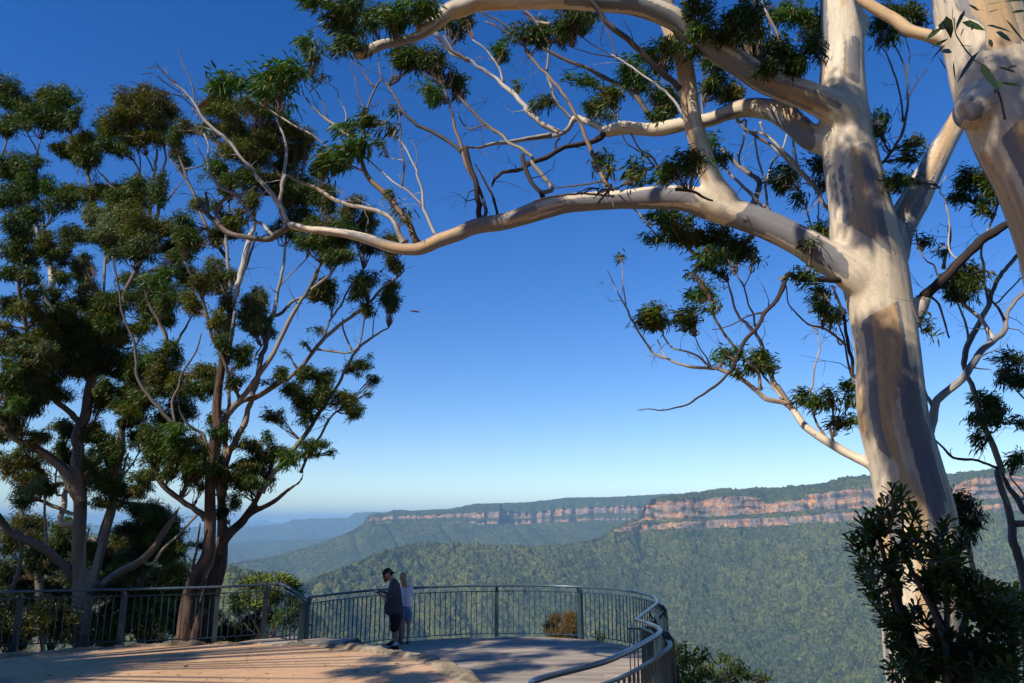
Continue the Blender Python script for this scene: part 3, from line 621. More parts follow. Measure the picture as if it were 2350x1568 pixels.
def clump(tree, s, LL=.108, dens=2.6, m=None, wind=(-.55, .1, .05), fan=True, name='leaf_cluster', wr=.085, zs=1.0, label=None):
    dens *= 2.5; wr *= 1.15
    """s: 'cx,cy,rx,ry[,type]' in region coords; depth comes from the branch that carries it"""
    reg = 'P'
    for tok in s.split():
        if tok.endswith(':'): reg = tok[:-1]; continue
        f = tok.split(','); ty = 'd'
        if not f[-1].replace('.', '').replace('-', '').isdigit(): ty = f[-1]; f = f[:-1]
        ox, oy, k = REG[reg]; q = [float(v) for v in f]; cx, cy = ox+q[0]*k, oy+q[1]*k; rx, ry = q[2]*1.03, q[3]*1.03
        if ty[0] in 'Bt': ty = 'd'+ty
        cl = ty[0]; big = 'B' in ty; thin = 't' in ty[1:]
        A = np.vstack(tree.S); d = np.hypot((A[:, 0]-cx), (A[:, 1]-(cy+ry*1.0)))+np.where(A[:, 1] < cy-ry*.2, 60, 0)+np.clip(A[:, 3]-12, 0, 60)*1.5; i = d.argmin()
        Y = A[i, 2] if d[i] < 220 else tree.Y
        Y += RNG.normal(-.010, .016)*tree.Y; anc = A[i]
        mp = float(mpp(Y, HC+ray(cx, cy)[1]*Y)); c = W(cx, cy, Y); R = np.array([rx*mp, .8*(rx+ry)/2*mp, ry*mp])
        L_ = LL*(1.35 if big else 1)
        n = int(dens*(.6 if thin else 1)*math.pi*rx*ry/(L_/mp*L_/mp*wr*1.15*zs)); n = max(40, min(n, 8500))
        mb = MB()
        # twig ends spread through the crown lump, leaves tufted round each
        ne = max(8, int(n/26)); u = RNG.normal(0, 1, (ne*3, 3)); u /= np.linalg.norm(u, axis=1)[:, None]; rad = RNG.uniform(0, 1, (ne*3, 1))**(1/2.1)
        nl = int(3+rx/14); lc = RNG.normal(0, 1, (nl, 3)); lc /= np.linalg.norm(lc, axis=1)[:, None]; lc *= RNG.uniform(.35, .88, (nl, 1)); lc[:, 2] = lc[:, 2]*.85+.08; E = lc[RNG.integers(0, nl, ne*3)]+u*rad*RNG.uniform(.36, .66, (ne*3, 1)); lump_ = vn(E[:, 0]*2.1+cx, E[:, 2]*2.1+cy, 5)+.6*vn(E[:, 0]*4+cx, E[:, 2]*4+E[:, 1]*3, 6); keep = (lump_ > -.45) & ((E[:, 2] > -.45) | (RNG.uniform(size=len(E)) < .4)); E = E[keep][:ne]
        if len(E) < 4: E = (u*rad)[:ne]
        out = E.copy(); ctr = c+E*R
        per = max(8, int(n/len(E))); kk = np.repeat(np.arange(len(E)), per); nn = len(kk)
        tr = L_*.60+.05*R.mean(); P = ctr[kk]+RNG.normal(0, 1, (nn, 3))*tr*np.array([.75, .75, .6])
        D = out[kk]*.5+RNG.normal(0, .45, (len(E), 3))[kk]+RNG.normal(0, .36, (nn, 3))+np.array(wind)*(.8+.5*RNG.uniform(size=(nn, 1)))
        D[:, 2] += -.35 if cl != 'u' else .6
        if cl == 'l': D[:, 2] -= .5
        c0, c1 = [np.array(v)*.8 for v in LEAFT[cl]]
        hh = np.clip(.5+.5*E[kk, 2]+RNG.normal(0, .25, nn), 0, 1)[:, None]
        cc = c0+(c1-c0)*1.25*(RNG.uniform(0, 1, (nn, 1))**1.3*.8+.2*RNG.uniform(0, 1, (len(E), 1))[kk])
        yl = RNG.uniform(size=(nn, 1)) < (.10 if cl in 'dgk' else .18)
        cc = np.where(yl, np.array([.24, .15, .016])*RNG.uniform(.5, 1.1, (nn, 1)), cc)
        leaves(mb, P, D, L_*RNG.uniform(.65, 1.25, nn), wr*(1.15 if big else 1), cc, .55)
        if fan:
            an = W(anc[0], anc[1], anc[2]); bot = c-np.array([0, 0, R[2]*.7]); 
            if np.linalg.norm(an-c) > 3.2*R.max()+.9: an = c+(an-c)/np.linalg.norm(an-c)*(2.2*R.max()+.4)
            nf = int(np.clip(rx/3, 6, 16)); sel = RNG.choice(len(E), min(nf, len(E)), False)
            r0 = max(.006, min(.014, .012*Y/20+.003))
            for j in sel:
                e_ = ctr[j]; midp = an*.45+e_*.55; midp = midp+RNG.normal(0, .06, 3)*R.mean()+np.array([0, 0, -.10])*R.mean()
                q1 = an*.75+e_*.25+RNG.normal(0, .03, 3)
                tube(mb, spline([an, q1, midp, e_], 3), np.linspace(r0, .0035, 10), 4, 1, True, col=TW*RNG.uniform(.5, 1.5))
                near = np.argsort(((ctr-e_)**2).sum(1))[1:4]
                for j2 in near: tube(mb, [midp, (midp+ctr[j2])/2+RNG.normal(0, .03, 3)*R.mean(), ctr[j2]], [.005, .004, .0025], 3, 1, True, col=TW*RNG.uniform(.4, 1.2))
        o = mb.build(name, [m or M_LEAF, M_TWIG], tree.e, False)
        if label: o['label'] = label
# ---- the big gum on the right ----
T1 = Tree('gum_tree', 'big smooth cream and grey gum with the long arm arching across the sky', 'tree', tuple(W(2124, 1700, 10)), 10, M_WHITE)
T1.limb('P: 2150,1980,190 2140,1720,180 2124,1568,168 2116,1440,170 2101,1250,176 2097,1170,172 2073,1061,155 2047,955,150 2035,809,143 2019,699,144 2004,612,150 1985,540,150 1973,475,134 1952,366,122 1936,256,110 1932,183,100 1935,110,93 1932,37,92 1923,-30,82 1908,-200,70 1880,-400,60 1830,-600,48', 0.2, 10, thick=True)
T1.limb('P: 2000,680,60 1968,640,86 1932,608,84 1895,588,78 1850,562,72 1750,512,66 1645,478,66 1560,455,60 1450,457,47 1380,461,45 1300,467,46 1240,482,48 1165,507,40 1090,520,38 1053,537,34 1005,553,32 968,570,31 932,572,29 895,566,27 840,548,24 797,537,21 749,530,20 705,526,18 665,517,20 650,527,14', .9, 10, thick=True)   # long arm
T1.limb('P: 1945,300,60 1930,262,80 1880,230,70 1765,188,60 1699,148,58 1633,105,56 1584,69,54 1534,36,52 1468,14,50 1370,2,48 1240,-2,46 1100,4,44 1060,18,42 1034,23,40 1002,49,36 978,69,34 962,82,24 919,95,22 870,105,25 830,125,27 814,122,24', -1.2, 10, thick=True)
T1.limb('P: 1670,470,62 1643,438,58 1629,405,50 1610,346,46 1590,280,44 1580,214,42 1570,148,42 1547,82,44 1531,33,44 1521,-10,44 1500,-140,40 1470,-300,32', -.6, thick=True)
T1.limb('Y2: 560,920,60 430,880,60 360,850,58 Y1: 1900,880,58 1800,800,58 1700,765,50 1550,752,44 1400,790,36 1300,830,34 1200,852,32 1080,870,32 940,900,34 800,900,30 680,890,32 570,915,28 530,890,18 440,850,16 360,820,16 333,840,14 300,900,14 230,940,13 100,960,12 0,970,12', 2.6, 10.1, thick=True)
T1.limb('P: 2020,640,70 2040,590,84 2050,552,80 2075,500,68 2115,430,62 2150,360,52 2185,300,46 2215,245,42 2260,150,36', 1.6, thick=True)
T1.limb('Y4: 640,600,80 730,520,52 770,480,34 790,450,26', .1, thick=True, stubs=False)
T1.limb('Y2: 640,220,60 670,150,52 700,100,36', -.05, thick=True)
T1.limb('Y2: 740,800,40 790,790,38 800,830,30', -.05, thick=True)
T1.limb('Y3: 1980,1560,40 1850,1500,26 1740,1450,23 1600,1370,22 1450,1270,20 1390,1190,18 1340,1110,15', .8, thick=True)
T1.build_trunk(M_GUM, .028)
T1.limb('Y3: 1350,1130,15 1290,1040,12 1230,950,11 1190,820,10 1150,710,8 1080,620,7 1020,560,6 980,430,5 960,360,4', .6)
T1.limb('Y3: 1360,1150,12 1300,1115,12 1200,1090,12 1100,1010,10 1000,945,10 900,905,8 840,900,7 720,890,7 580,840,6 480,790,6 420,700,5 370,620,5 320,520,4 270,430,3 230,340,2 200,280,1.5', .8)
T1.limb('Y3: 320,510,3 305,400,2.5 300,300,2 290,220,1.5', .1); T1.limb('Y3: 940,915,7 850,890,6 780,830,6 700,795,5 610,770,4 560,710,4 550,650,3', .3)
T1.limb('Y3: 570,838,4 545,780,3.5 520,720,3', .1); T1.limb('Y3: 855,892,4 830,840,3.5 790,780,3 750,700,2.5', .1)
T1.limb('Y3: 1165,1035,9 1150,930,8 1090,865,8 1020,790,7 960,710,6 900,620,6 870,560,5 860,480,4', -.3); T1.limb('Y3: 1300,1095,7 1240,1010,6 1180,950,5', .2)
T1.limb('Y3: 1140,700,5 1130,640,5 1120,570,5 1080,470,4 1060,380,4 1010,310,3', .3); T1.limb('Y3: 1060,390,3 1095,320,2.5 1110,240,2', .1)
T1.limb('Y3: 1600,1370,8 1540,1280,6 1500,1200,5', .2, m=M_BROWN); T1.limb('Y3: 1620,1360,6 1600,1260,5 1640,1250,4', .2, m=M_BROWN)
T1.limb('Y3: 1600,345,14 1530,342,13 1400,335,12 1330,318,13 1290,430,11 1240,500,10 1180,570,10 1130,660,9 1060,730,9 1030,800,8 1000,880,8 950,945,6 870,1020,6 780,1080,5 700,1130,4 590,1155,3.4 530,1165,3 460,1155,2.4 390,1165,1.6', -.5, m=M_DEAD, label='thin dark dead branch hanging down in front of the distant cliffs')
T1.limb('Y3: 1190,550,5 1100,565,4 1020,610,3 930,645,2.5 860,660,2', .3, m=M_DEAD)
T1.limb('Y3: 1325,390,3 1340,490,3 1400,570,4 1480,630,4 1560,650,5 1640,700,5 1700,755,6', .6, 10.8, m=M_BROWN)
T1.limb('Y3: 1480,1040,4 1500,900,4 1535,790,4 1525,700,3 1500,640,2.5', 0, 10.9)
T1.limb('Y3: 1115,70,12 1070,110,12 1010,160,11 930,200,10 820,205,10 750,180,10 700,120,8 660,60,7 640,0,6 Y1: 870,1560,5 800,1490,4 750,1450,4', 1, 10.6)
T1.limb('Y3: 690,115,5 600,100,5 540,90,5 490,40,4 450,0,4', .3)
T1.limb('Y1: 1700,1470,9 1600,1380,8 1500,1280,7 1400,1180,6 1300,1050,6 1250,920,5 1230,650,4', 1, 10.8); T1.limb('Y1: 1690,1460,6 1670,1260,5 1620,1100,5 1600,900,4', .8, 11)
T1.limb('Y1: 1680,1270,5 1720,1150,5 1790,1050,4 1830,920,4', .3); T1.limb('Y1: 1590,1430,14 1640,1280,13 1600,1230,12 1500,1170,10 1440,1100,9 1370,1040,8', 1, 11.3)
T1.limb('Y2: 490,1310,10 420,1190,9 330,1090,9 240,980,8 150,890,7 80,840,6 0,830,5', .8, 10.6); T1.limb('Y2: 300,1050,6 270,900,6 275,860,5', .2)
T1.limb('Y2: 490,1320,4 440,1240,4 380,1130,3 340,1080,3', .4, 10.8); T1.limb('Y2: 390,1450,4 350,1300,4 300,1160,3 270,1100,3', .4, 11); T1.limb('Y2: 430,1480,4 430,1300,3 450,1180,3', .3, 10.9)
T1.limb('Y4: 350,960,8 330,850,8 300,750,8 280,600,7 240,470,6 200,380,6', 1.2, 10.3, m=M_DEAD); T1.limb('Y4: 345,1000,5 300,850,5 270,700,4 220,560,4 150,430,3', 1.5, 10.5, m=M_BROWN)
T1.limb('Y4: 250,750,5 220,690,4 140,650,4 80,640,3 0,580,2.5', .5, 10.9)
# limb that leaves the trunk low on the right
T1.limb('Y4: 800,1400,12 815,1290,20 840,1200,20 845,1130,19 900,1060,18 1000,980,17 1070,890,16 1130,800,16 1220,720,14 1280,660,13 1290,600,10 1320,520,8 1405,420,8 1500,320,6', .8, 10.4, m=M_GUM2)
T1.limb('Y4: 1215,725,11 1160,620,10 1080,540,9 1020,490,8', .4, m=M_GUM2); T1.limb('Y4: 835,1135,10 790,1070,9 750,1040,8', .3, m=M_GUM2); T1.limb('Y4: 800,1080,5 780,1020,4 760,970,4', .1)
T1.limb('Y4: 1285,600,7 1240,520,6 1200,470,5 1190,400,4', -.3, m=M_BROWN)
T1.limb('Y4: 760,470,26 800,430,26 850,390,24 950,290,22 1060,170,22 1150,90,22 1250,30,20 1330,-12,14', -.4, m=M_DEAD, label='thick dark broken dead limb beside the trunk', stubs=False)
T1.limb('Y4: 830,460,6 870,500,5 900,590,5 925,680,4 935,710,4', 0, 9.8, m=M_BROWN, label='strip of loose bark hanging from the dead limb'); T1.limb('Y4: 700,470,5 715,540,5 740,600,4 765,660,3', -.1, 9.5, m=M_BROWN)
T1.limb('Y2: 815,1030,8 900,930,7 960,820,7 985,700,6 990,600,5 980,450,4 930,330,3 870,220,3', .9, 10.3, m=M_BROWN)
T1.limb('Y2: 988,620,3 1060,500,3 1110,430,2', .2, m=M_BROWN); T1.limb('Y2: 960,760,5 945,600,4 900,450,4 850,330,3 800,270,2', .3, m=M_BROWN); T1.limb('Y2: 985,480,3 1000,330,2.5 970,230,2', .2, m=M_BROWN)
T1.limb('Y2: 1250,1568,4 1255,1420,4 1240,1330,4 1220,1240,3 1190,1200,3 1230,1100,2.5', .3, 11.5); T1.limb('Y4: 860,310,4 840,250,4 790,220,3 740,130,3 730,30,2', .2, 11.5)
T1.limb('Y4: 900,270,8 915,180,7 940,100,6 935,0,5 Y2: 1245,1460,4', .3, 11.5)
T1.limb('Y2: 1470,1500,5 1520,1380,5 1550,1290,4 1560,1200,3', .3, 11.5)
T1.limb('P: 1812,140,7 1790,90,7 1765,40,7 1742,-20,7', 0, 10.7); T1.limb('Y1: 1640,430,8 1640,300,8 1640,150,8 1600,20,8 1590,-60,7', 0, 10.8, m=M_BROWN); T1.limb('Y2: 455,210,9 400,180,8 360,140,7', .4, 10.4, m=M_GUM2)
T1.limb('Y1: 1870,560,5 1810,420,4 1760,340,4 1720,240,3 1700,150,3', .5, 10.6)
# growth from the long arm
T1.limb('Z5: 715,325,14 640,372,14 580,400,14 450,395,13 350,370,12 270,310,12 200,240,11 150,165,6', .5, m=M_BROWN); T1.limb('Z5: 280,320,10 262,250,9 275,195,9 310,155,8 370,130,7 450,110,5 510,70,4', .3, m=M_BROWN); T1.limb('Z5: 200,245,7 165,225,6 120,212,4', -.2, m=M_BROWN); T1.limb('Z5: 200,240,8 210,180,7 190,110,5', .1, m=M_BROWN)
T1.limb('Z5: 605,372,8 560,320,8 500,280,8 440,200,7 390,130,7 280,70,7 220,0,6 Z1: 1640,960,6 1630,850,5 1630,740,4 1600,660,3', 1.0, m=M_WHITE)
T1.limb('Z5: 700,300,13 680,240,12 640,170,11 580,90,10 500,0,9 Z1: 2000,960,8 1900,860,8 1780,700,8 1640,590,7 1520,420,6 1450,330,5 1330,230,4 1240,140,3 1150,145,2', -.4, m=M_WHITE)
T1.limb('Z1: 1530,430,3 1500,250,3 1430,100,2.5 1400,0,2', .1, m=M_BROWN); T1.limb('Z1: 1640,600,3 1450,390,3 1290,330,2.5 1120,270,2 1020,250,1.4', .2, m=M_BROWN); T1.limb('Z1: 1480,380,3 1330,280,2.5 1210,190,2 1100,195,1.5', .2, m=M_BROWN); T1.limb('Z1: 1380,260,2.5 1280,180,2 1215,80,1.4', .1, m=M_BROWN); T1.limb('Z1: 1700,640,2.5 1560,600,2 1500,635,2 1380,625,1.5', .1)
T1.limb('Z5: 690,300,9 665,220,9 665,100,8 690,0,8 Z4: 215,1300,7 250,1120,7 240,980,6 200,860,5 150,760,3', .5)
T1.limb('Z5: 1440,430,18 1410,380,13 1390,310,12 1320,250,11 1200,210,10 1080,190,9 980,140,9 880,80,8 760,30,6 700,0,5', .8)
T1.limb('Z5: 1515,425,17 1480,340,15 1460,300,14 1400,220,14 1340,140,13 1250,60,12 1200,0,11 Z4: 770,1110,10 720,980,8 650,920,8 560,850,7 480,790,5 430,740,4 390,680,3', .4, m=M_LGUM)
T1.limb('Z4: 780,1110,7 790,1000,6 800,880,6 820,760,5 870,620,5 910,550,4 900,440,3 900,350,3', .2, m=M_BROWN); T1.limb('Z4: 870,620,4 800,520,3 720,430,2 640,350,2', .1, m=M_BROWN)
T1.limb('Z4: 800,1200,5 700,1150,5 600,1080,5 520,1010,4 430,940,4 320,880,4 200,810,4 100,740,3 0,650,2.5', .3); T1.limb('Z4: 800,770,4 750,640,3 730,540,3 690,440,2', .1, m=M_BROWN)
T1.limb('Z4: 560,870,3 500,700,2.5 430,600,2 350,550,1.6', .1, m=M_BROWN); T1.limb('Z4: 650,920,3 670,800,3 620,680,2.5 600,620,2 520,570,1.5 430,540,1', .1)
T1.limb('Z5: 1650,400,9 1630,370,8 1580,260,7 1555,190,7 1550,100,6 1520,0,5 Z4: 1160,1180,5 1110,1080,4 1060,1000,4 1000,930,3 900,850,2.5', .3)
T1.limb('Z4: 1210,1440,5 1110,1340,5 1000,1270,4 920,1200,4 800,1100,3 700,1050,2', .3, m=M_WHITE); T1.limb('Z4: 1060,1300,4 1075,1150,4 1050,1030,3 1050,900,3 1040,760,2', .1, m=M_BROWN); T1.limb('Z4: 1070,1120,2.5 960,1100,1.5', .1); T1.limb('Z4: 1155,1180,2.5 1160,1050,2 1110,960,1.4', .1)
T1.limb('Z4: 1600,1500,13 1590,1400,12 1570,1260,12 1530,1140,11 1505,1025,12', .0, m=M_DEAD, label='dark dead stump branch standing up from the long arm')
T1.limb('Z4: 1645,1500,9 1620,1370,8 1560,1250,8 1500,1140,8 1475,1020,8 1430,900,7 1410,790,6 1380,680,5 1340,600,4', .3, m=M_LGUM)
T1.limb('Z4: 1480,1060,9 1400,1000,9 1300,940,9 1200,890,8 1140,850,8 1060,770,7 1020,690,6 960,600,5 920,550,4', .2, m=M_BROWN)
T1.limb('Z4: 2091,945,12 1980,965,11 1850,985,10 1720,995,9 1600,1030,6 1510,1025,5', -1.1, 11.9)
T1.limb('Z4: 1720,1480,6 1690,1370,6 1640,1270,5 1570,1150,3', .1, m=M_DEAD); T1.limb('Z4: 2030,1350,11 1960,1260,10 1920,1180,10 1900,1080,10', .1, m=M_DEAD)
T1.limb('Z4: 2100,1320,10 2050,1230,10 1980,1150,9 1960,1090,8 1900,1040,8 1800,990,7 1740,930,7 1660,880,6 1560,780,5 1480,700,5 1400,640,4', .6, m=M_LGUM)
T1.limb('Z4: 1640,870,4 1540,900,4 1480,860,3 1450,780,2.5', .1, m=M_BROWN); T1.limb('Z4: 1720,930,3 1600,850,3 1520,720,2.5 1490,640,2', .1, m=M_BROWN)
T1.limb('Y1: 595,1345,13 560,1270,12 520,1180,11 460,1040,10 400,900,9 340,780,8 260,640,7 190,560,7 100,470,6 0,350,6 Z4: 1950,370,5 1850,270,5 1750,200,4 1640,150,3', .9, m=M_LGUM)
T1.limb('Y1: 560,925,16 530,950,14 440,995,12 300,1020,11 200,1070,11 100,1120,11 0,1140,10 Z4: 1950,1140,9 1850,1190,9 1750,1210,8 1710,1250,7 1690,1300,5', -.6, m=M_DEAD); T1.limb('Y1: 220,1060,6 215,1000,5 240,960,5', .1, m=M_DEAD)
T1.limb('Y1: 330,835,7 270,770,7 210,700,6 180,600,6 150,500,5 165,400,5 160,280,4', .3, m=M_LGUM)
T1.limb('Y1: 235,925,13 150,880,13 60,810,12 0,750,12 Z4: 1990,820,12 1900,720,11 1800,620,11 1700,540,9 1600,470,8 1500,410,7 1400,370,6 1340,290,4', .5, m=M_GUM2)
T1.limb('Z4: 1765,575,6 1740,480,6 1690,400,5 1630,330,4 1550,280,3', .2); T1.limb('Z4: 1500,410,5 1440,390,4 1350,250,3', .1)
T1.limb('Y1: 915,860,12 860,790,12 800,700,12 700,610,11 600,570,10 500,510,10 400,460,9 240,400,8 100,320,7 0,260,7 Z4: 2000,310,6 1900,260,5 1800,190,5 1700,130,4 1600,80,3', .8, m=M_BROWN)
T1.limb('Y1: 1075,620,15 1010,550,14 950,510,14 850,410,13 740,300,13 640,220,13 560,140,12 500,60,12 440,-20,11', -.5, 9.7, m=M_BROWN)
T1.limb('Y1: 1110,810,7 1050,720,6 980,640,6 900,580,6 800,510,5 700,440,5 620,390,4 500,330,3 370,240,2.5', .5, 11); T1.limb('Y1: 640,400,4 590,250,3 550,150,3', .1, m=M_BROWN); T1.limb('Y1: 620,400,3 450,370,2.5 330,330,2', .1, m=M_BROWN)
T1.limb('Y1: 150,280,5 60,130,5 -60,20,5', .2, 11, m=M_BROWN)
T1.limb('Y1: 680,890,6 620,790,6 560,700,5 520,620,4', .3, 11.3); T1.limb('Y1: 740,930,4 800,1040,4 870,1080,5 920,1150,5 955,1300,5', .3, 11.3); T1.limb('Y1: 670,930,3 720,1010,3 830,1080,4 930,1190,4', .3, 11.3)
T1.limb('Y1: 1480,840,7 1560,920,7 1700,1000,8 1800,1090,8 1916,1200,8 2050,1340,9', -.4, 11); T1.limb('Y1: 1640,850,6 1660,920,5 1720,980,5', .1); T1.limb('Y1: 1540,840,5 1520,980,5 1490,1100,5 1495,1150,4', .1)
T1.limb('Z4: 690,330,15 640,280,15 600,180,14 575,90,13 530,0,12 500,-80,10', .2, m=M_GUM2); T1.limb('Z4: 1180,200,11 1120,120,10 1060,50,10 1020,-20,9', -.2, m=M_GUM2)
T1.limb('Z4: 1290,230,8 1400,350,8 1530,430,9', .2, 9.6, m=M_GUM2)
T1.limb('Z4: 2091,170,7 1990,150,6 1900,90,6', .3, 11)
T1.limb('Y1: 640,1345,4 560,1275,5 480,1275,4 330,1300,4 200,1310,3', -.08, 9.95, m=M_BROWN, label='loose curl of shed bark lying over the long arm'); T1.limb('Y1: 600,1290,6 570,1340,6 530,1390,5 500,1430,5', -.12, 9.75, m=M_BROWN)
T1.limb('Y1: 1050,1320,7 1150,1330,7 1230,1370,6 1310,1400,4', -.02, 9.72, m=M_DEAD)
T1.limb('Y1: 620,1370,5 400,1350,5 200,1370,5 60,1400,3', -.0, 9.85, m=M_BROWN)
for k_ in range(9):
    x_, y_ = 590+RNG.normal(0, 34), 1325+RNG.normal(0, 12); dx, dy = RNG.normal(-45, 70), RNG.uniform(20, 95); w_ = RNG.uniform(2.5, 5)
    T1.limb(f'Y1: {x_:.0f},{y_:.0f},{w_:.1f} {x_+dx*.4:.0f},{y_+dy*.25-12:.0f},{w_:.1f} {x_+dx:.0f},{y_+dy:.0f},{w_*.5:.1f}', -.10, 9.76-RNG.uniform(0, .06), m=[M_BROWN, M_DEAD, M_WHITE][k_ % 3], stubs=False, name='bark_strip')
# leaf clusters of the big gum
clump(T1, '''Z4: 480,30,35,25,g 700,100,45,35 660,160,40,30 850,150,30,40 740,290,40,15 390,290,25,20,g 450,370,15,20 620,330,30,15 1050,80,45,35,g 1200,60,50,30,g 1000,150,25,25
 1180,350,58,40 1100,430,38,26 1280,440,32,26 1440,180,30,40 1530,150,20,25,b 1300,640,33,30,g 1430,590,30,38 210,620,60,46,gB 330,520,30,24,gB 120,640,25,22,g 500,540,15,8,gt
 700,880,25,18,gB 760,1000,25,26,gB 620,1100,45,20,gB 560,1150,30,24,B 700,1050,28,24,gB 900,850,30,15,B 1000,880,14,11,B 840,800,14,11 1020,760,8,10,t 920,990,12,6,t 1000,1340,12,10,yt 1060,1470,13,22,yt 1100,1530,11,14,yt
 1780,360,28,24,g 1900,250,30,28 1980,270,20,36 1860,600,12,14,gt 2010,720,14,15 2080,700,12,22''')
clump(T1, '''Z1: 1750,290,42,28,gB 1850,250,30,20,gB Y1: 280,160,62,36 200,240,38,28 420,120,38,30 440,570,30,17,g 600,670,28,28,y 480,730,38,20,g 560,800,18,12 930,400,38,44,g 780,500,46,42,g 1000,330,20,24 970,680,42,32 980,790,42,24 800,580,30,20,g
 1380,600,38,36 1300,560,18,22 1450,640,25,26,b 1850,430,34,44 1120,1190,48,24,g 1030,1160,26,16,g 1180,1120,32,28 1300,1010,18,24,g 1370,1080,24,16 500,1100,24,28,t 590,1180,14,22,Bt 780,1150,20,28,B 800,1250,12,16,B 910,1260,8,7,gt
 960,1520,33,20,g 1090,1520,33,20''')
clump(T1, '''P: 1610,20,36,32 1600,70,26,22,g 1660,60,54,44 1725,40,56,44 1700,110,44,30 1765,105,44,48 1750,160,30,24 1830,30,46,38,g 1865,60,32,30,y 1875,105,24,36 1800,170,24,20 1640,140,30,22 1590,120,16,18
 1812,150,32,42 Y2: 950,80,44,28 1060,120,24,24 820,180,28,28 860,230,24,14,t 820,740,18,20,g 820,820,10,28 1040,930,24,19,y 1010,1000,14,14,y 1040,1010,12,10 900,1150,34,24 960,1110,20,14
 1450,1130,46,38 1400,1230,34,26 1550,1200,26,30 1460,1300,22,16,t 220,1120,36,33 430,1050,24,24 450,1150,18,18 300,1250,18,22,t 470,1430,16,19,y 1110,1510,13,11,t''')
clump(T1, '''Y3: 560,60,33,26,g 640,40,26,22 720,60,46,24,y 850,100,28,28 900,60,24,24 870,180,36,24,g 1000,90,24,26 1050,130,28,28 1000,210,33,20 740,300,22,7,t 830,250,22,15 940,300,20,16,t 1110,220,14,26,t 820,430,31,28,g 850,520,24,15,t
 505,580,33,24,y 500,610,32,20 490,540,26,10,g 710,590,31,23,y 720,620,24,14 980,800,30,17,g 930,830,16,8,g 1040,910,17,11 1190,850,29,25 1150,880,20,18 1250,890,14,18 1460,1080,20,20 1540,1110,24,24 1610,1090,16,24,y 1560,430,20,19,y 1570,520,19,24 1520,470,14,16
 1740,1080,14,38 1760,1230,16,22 1660,1270,18,13 290,200,6,7,t 1420,300,14,12,B 1500,340,16,12,B 1600,600,14,18 1660,560,12,22''')
clump(T1, '''Y4: 800,110,11,9,t 960,360,28,26 1000,320,24,22,y 1070,310,28,24,y 1100,370,20,20 980,440,26,16 1060,440,16,14,t 820,640,9,17,t 60,110,14,14 100,50,10,20,g 170,30,14,18,y 890,160,7,6,t''')
# upper crown above the picture: unseen clusters added sunward to dapple the patio, the deck and the trunk
def shade(tree, tgt, t, r, ty='d'):
    for t in np.arange(t, t+16, 1.0):
        c = np.array(tgt, float)+SD*t; v = c-[0, 0, HC]; zc = v[1]*CP+v[2]*SP; b = -v[1]*SP+v[2]*CP
        if zc < .3: break
        px, py = CX+F*v[0]/zc, CY-F*b/zc; m_ = (r*1.15+.45)*F/zc
        if not (-m_ < px < 2350+m_ and py > -m_): break
    else: return
    mb = MB(); r *= 1.15; ne = int(330*r*r)+16; u = RNG.normal(0, 1, (ne, 3)); u /= np.linalg.norm(u, axis=1)[:, None]; E = u*RNG.uniform(0, 1, (ne, 1))**.45*np.array([1, 1, .6])*r
    E = E[(vn(E[:, 0]*1.6/r**.5+t, E[:, 1]*1.6/r**.5, 4) > -.35)]; ne = len(E)
    kk = np.repeat(np.arange(ne), 15); P = c+E[kk]+RNG.normal(0, .09, (len(kk), 3)); c0, c1 = [np.array(x) for x in LEAFT[ty]]
    leaves(mb, P, E[kk]*.5+RNG.normal(0, .5, P.shape)+[-.5, 0, -.4], RNG.uniform(.11, .20, len(kk)), .11, c0+(c1-c0)*RNG.uniform(0, 1, (len(kk), 1)))
    for j in range(min(8, ne)): tube(mb, spline([c-[0, 0, r*1.6], c-[0, 0, r*.7]+E[j]*.3, c+E[j]], 3), np.linspace(.02, .004, 7), 4, 1, True, col=TW)
    tree = T8 if c[0] < -7 else tree
    mb.build('leaf_cluster', [M_LEAF, M_TWIG], tree.e, False); (SHC8 if tree is T8 else SHC).append(c-[0, 0, r*1.6]); return True
SHC = []; SHC8 = []
def inframe(P):
    v = np.asarray(P)-[0, 0, HC]; zc = v[:, 1]*CP+v[:, 2]*SP; b = -v[:, 1]*SP+v[:, 2]*CP; ok = zc > .2; X = CX+F*v[ok, 0]/zc[ok]; Yp = CY-F*b[ok]/zc[ok]; return bool(((X > -40) & (X < 2390) & (Yp > -40)).any())
sh = []
T8 = Tree('added_shading_gum_tree', 'unseen gum added outside the left edge to cast shade across the left of the patio', 'tree', (-15.5, 7.5, ZP), 8, M_LGUM)  # unseen gum added to carry shade clusters for patio, railing and left gums
def S_(px, py, z, t, r): sh.append((tuple(WZ(px, py, z)), t, r))
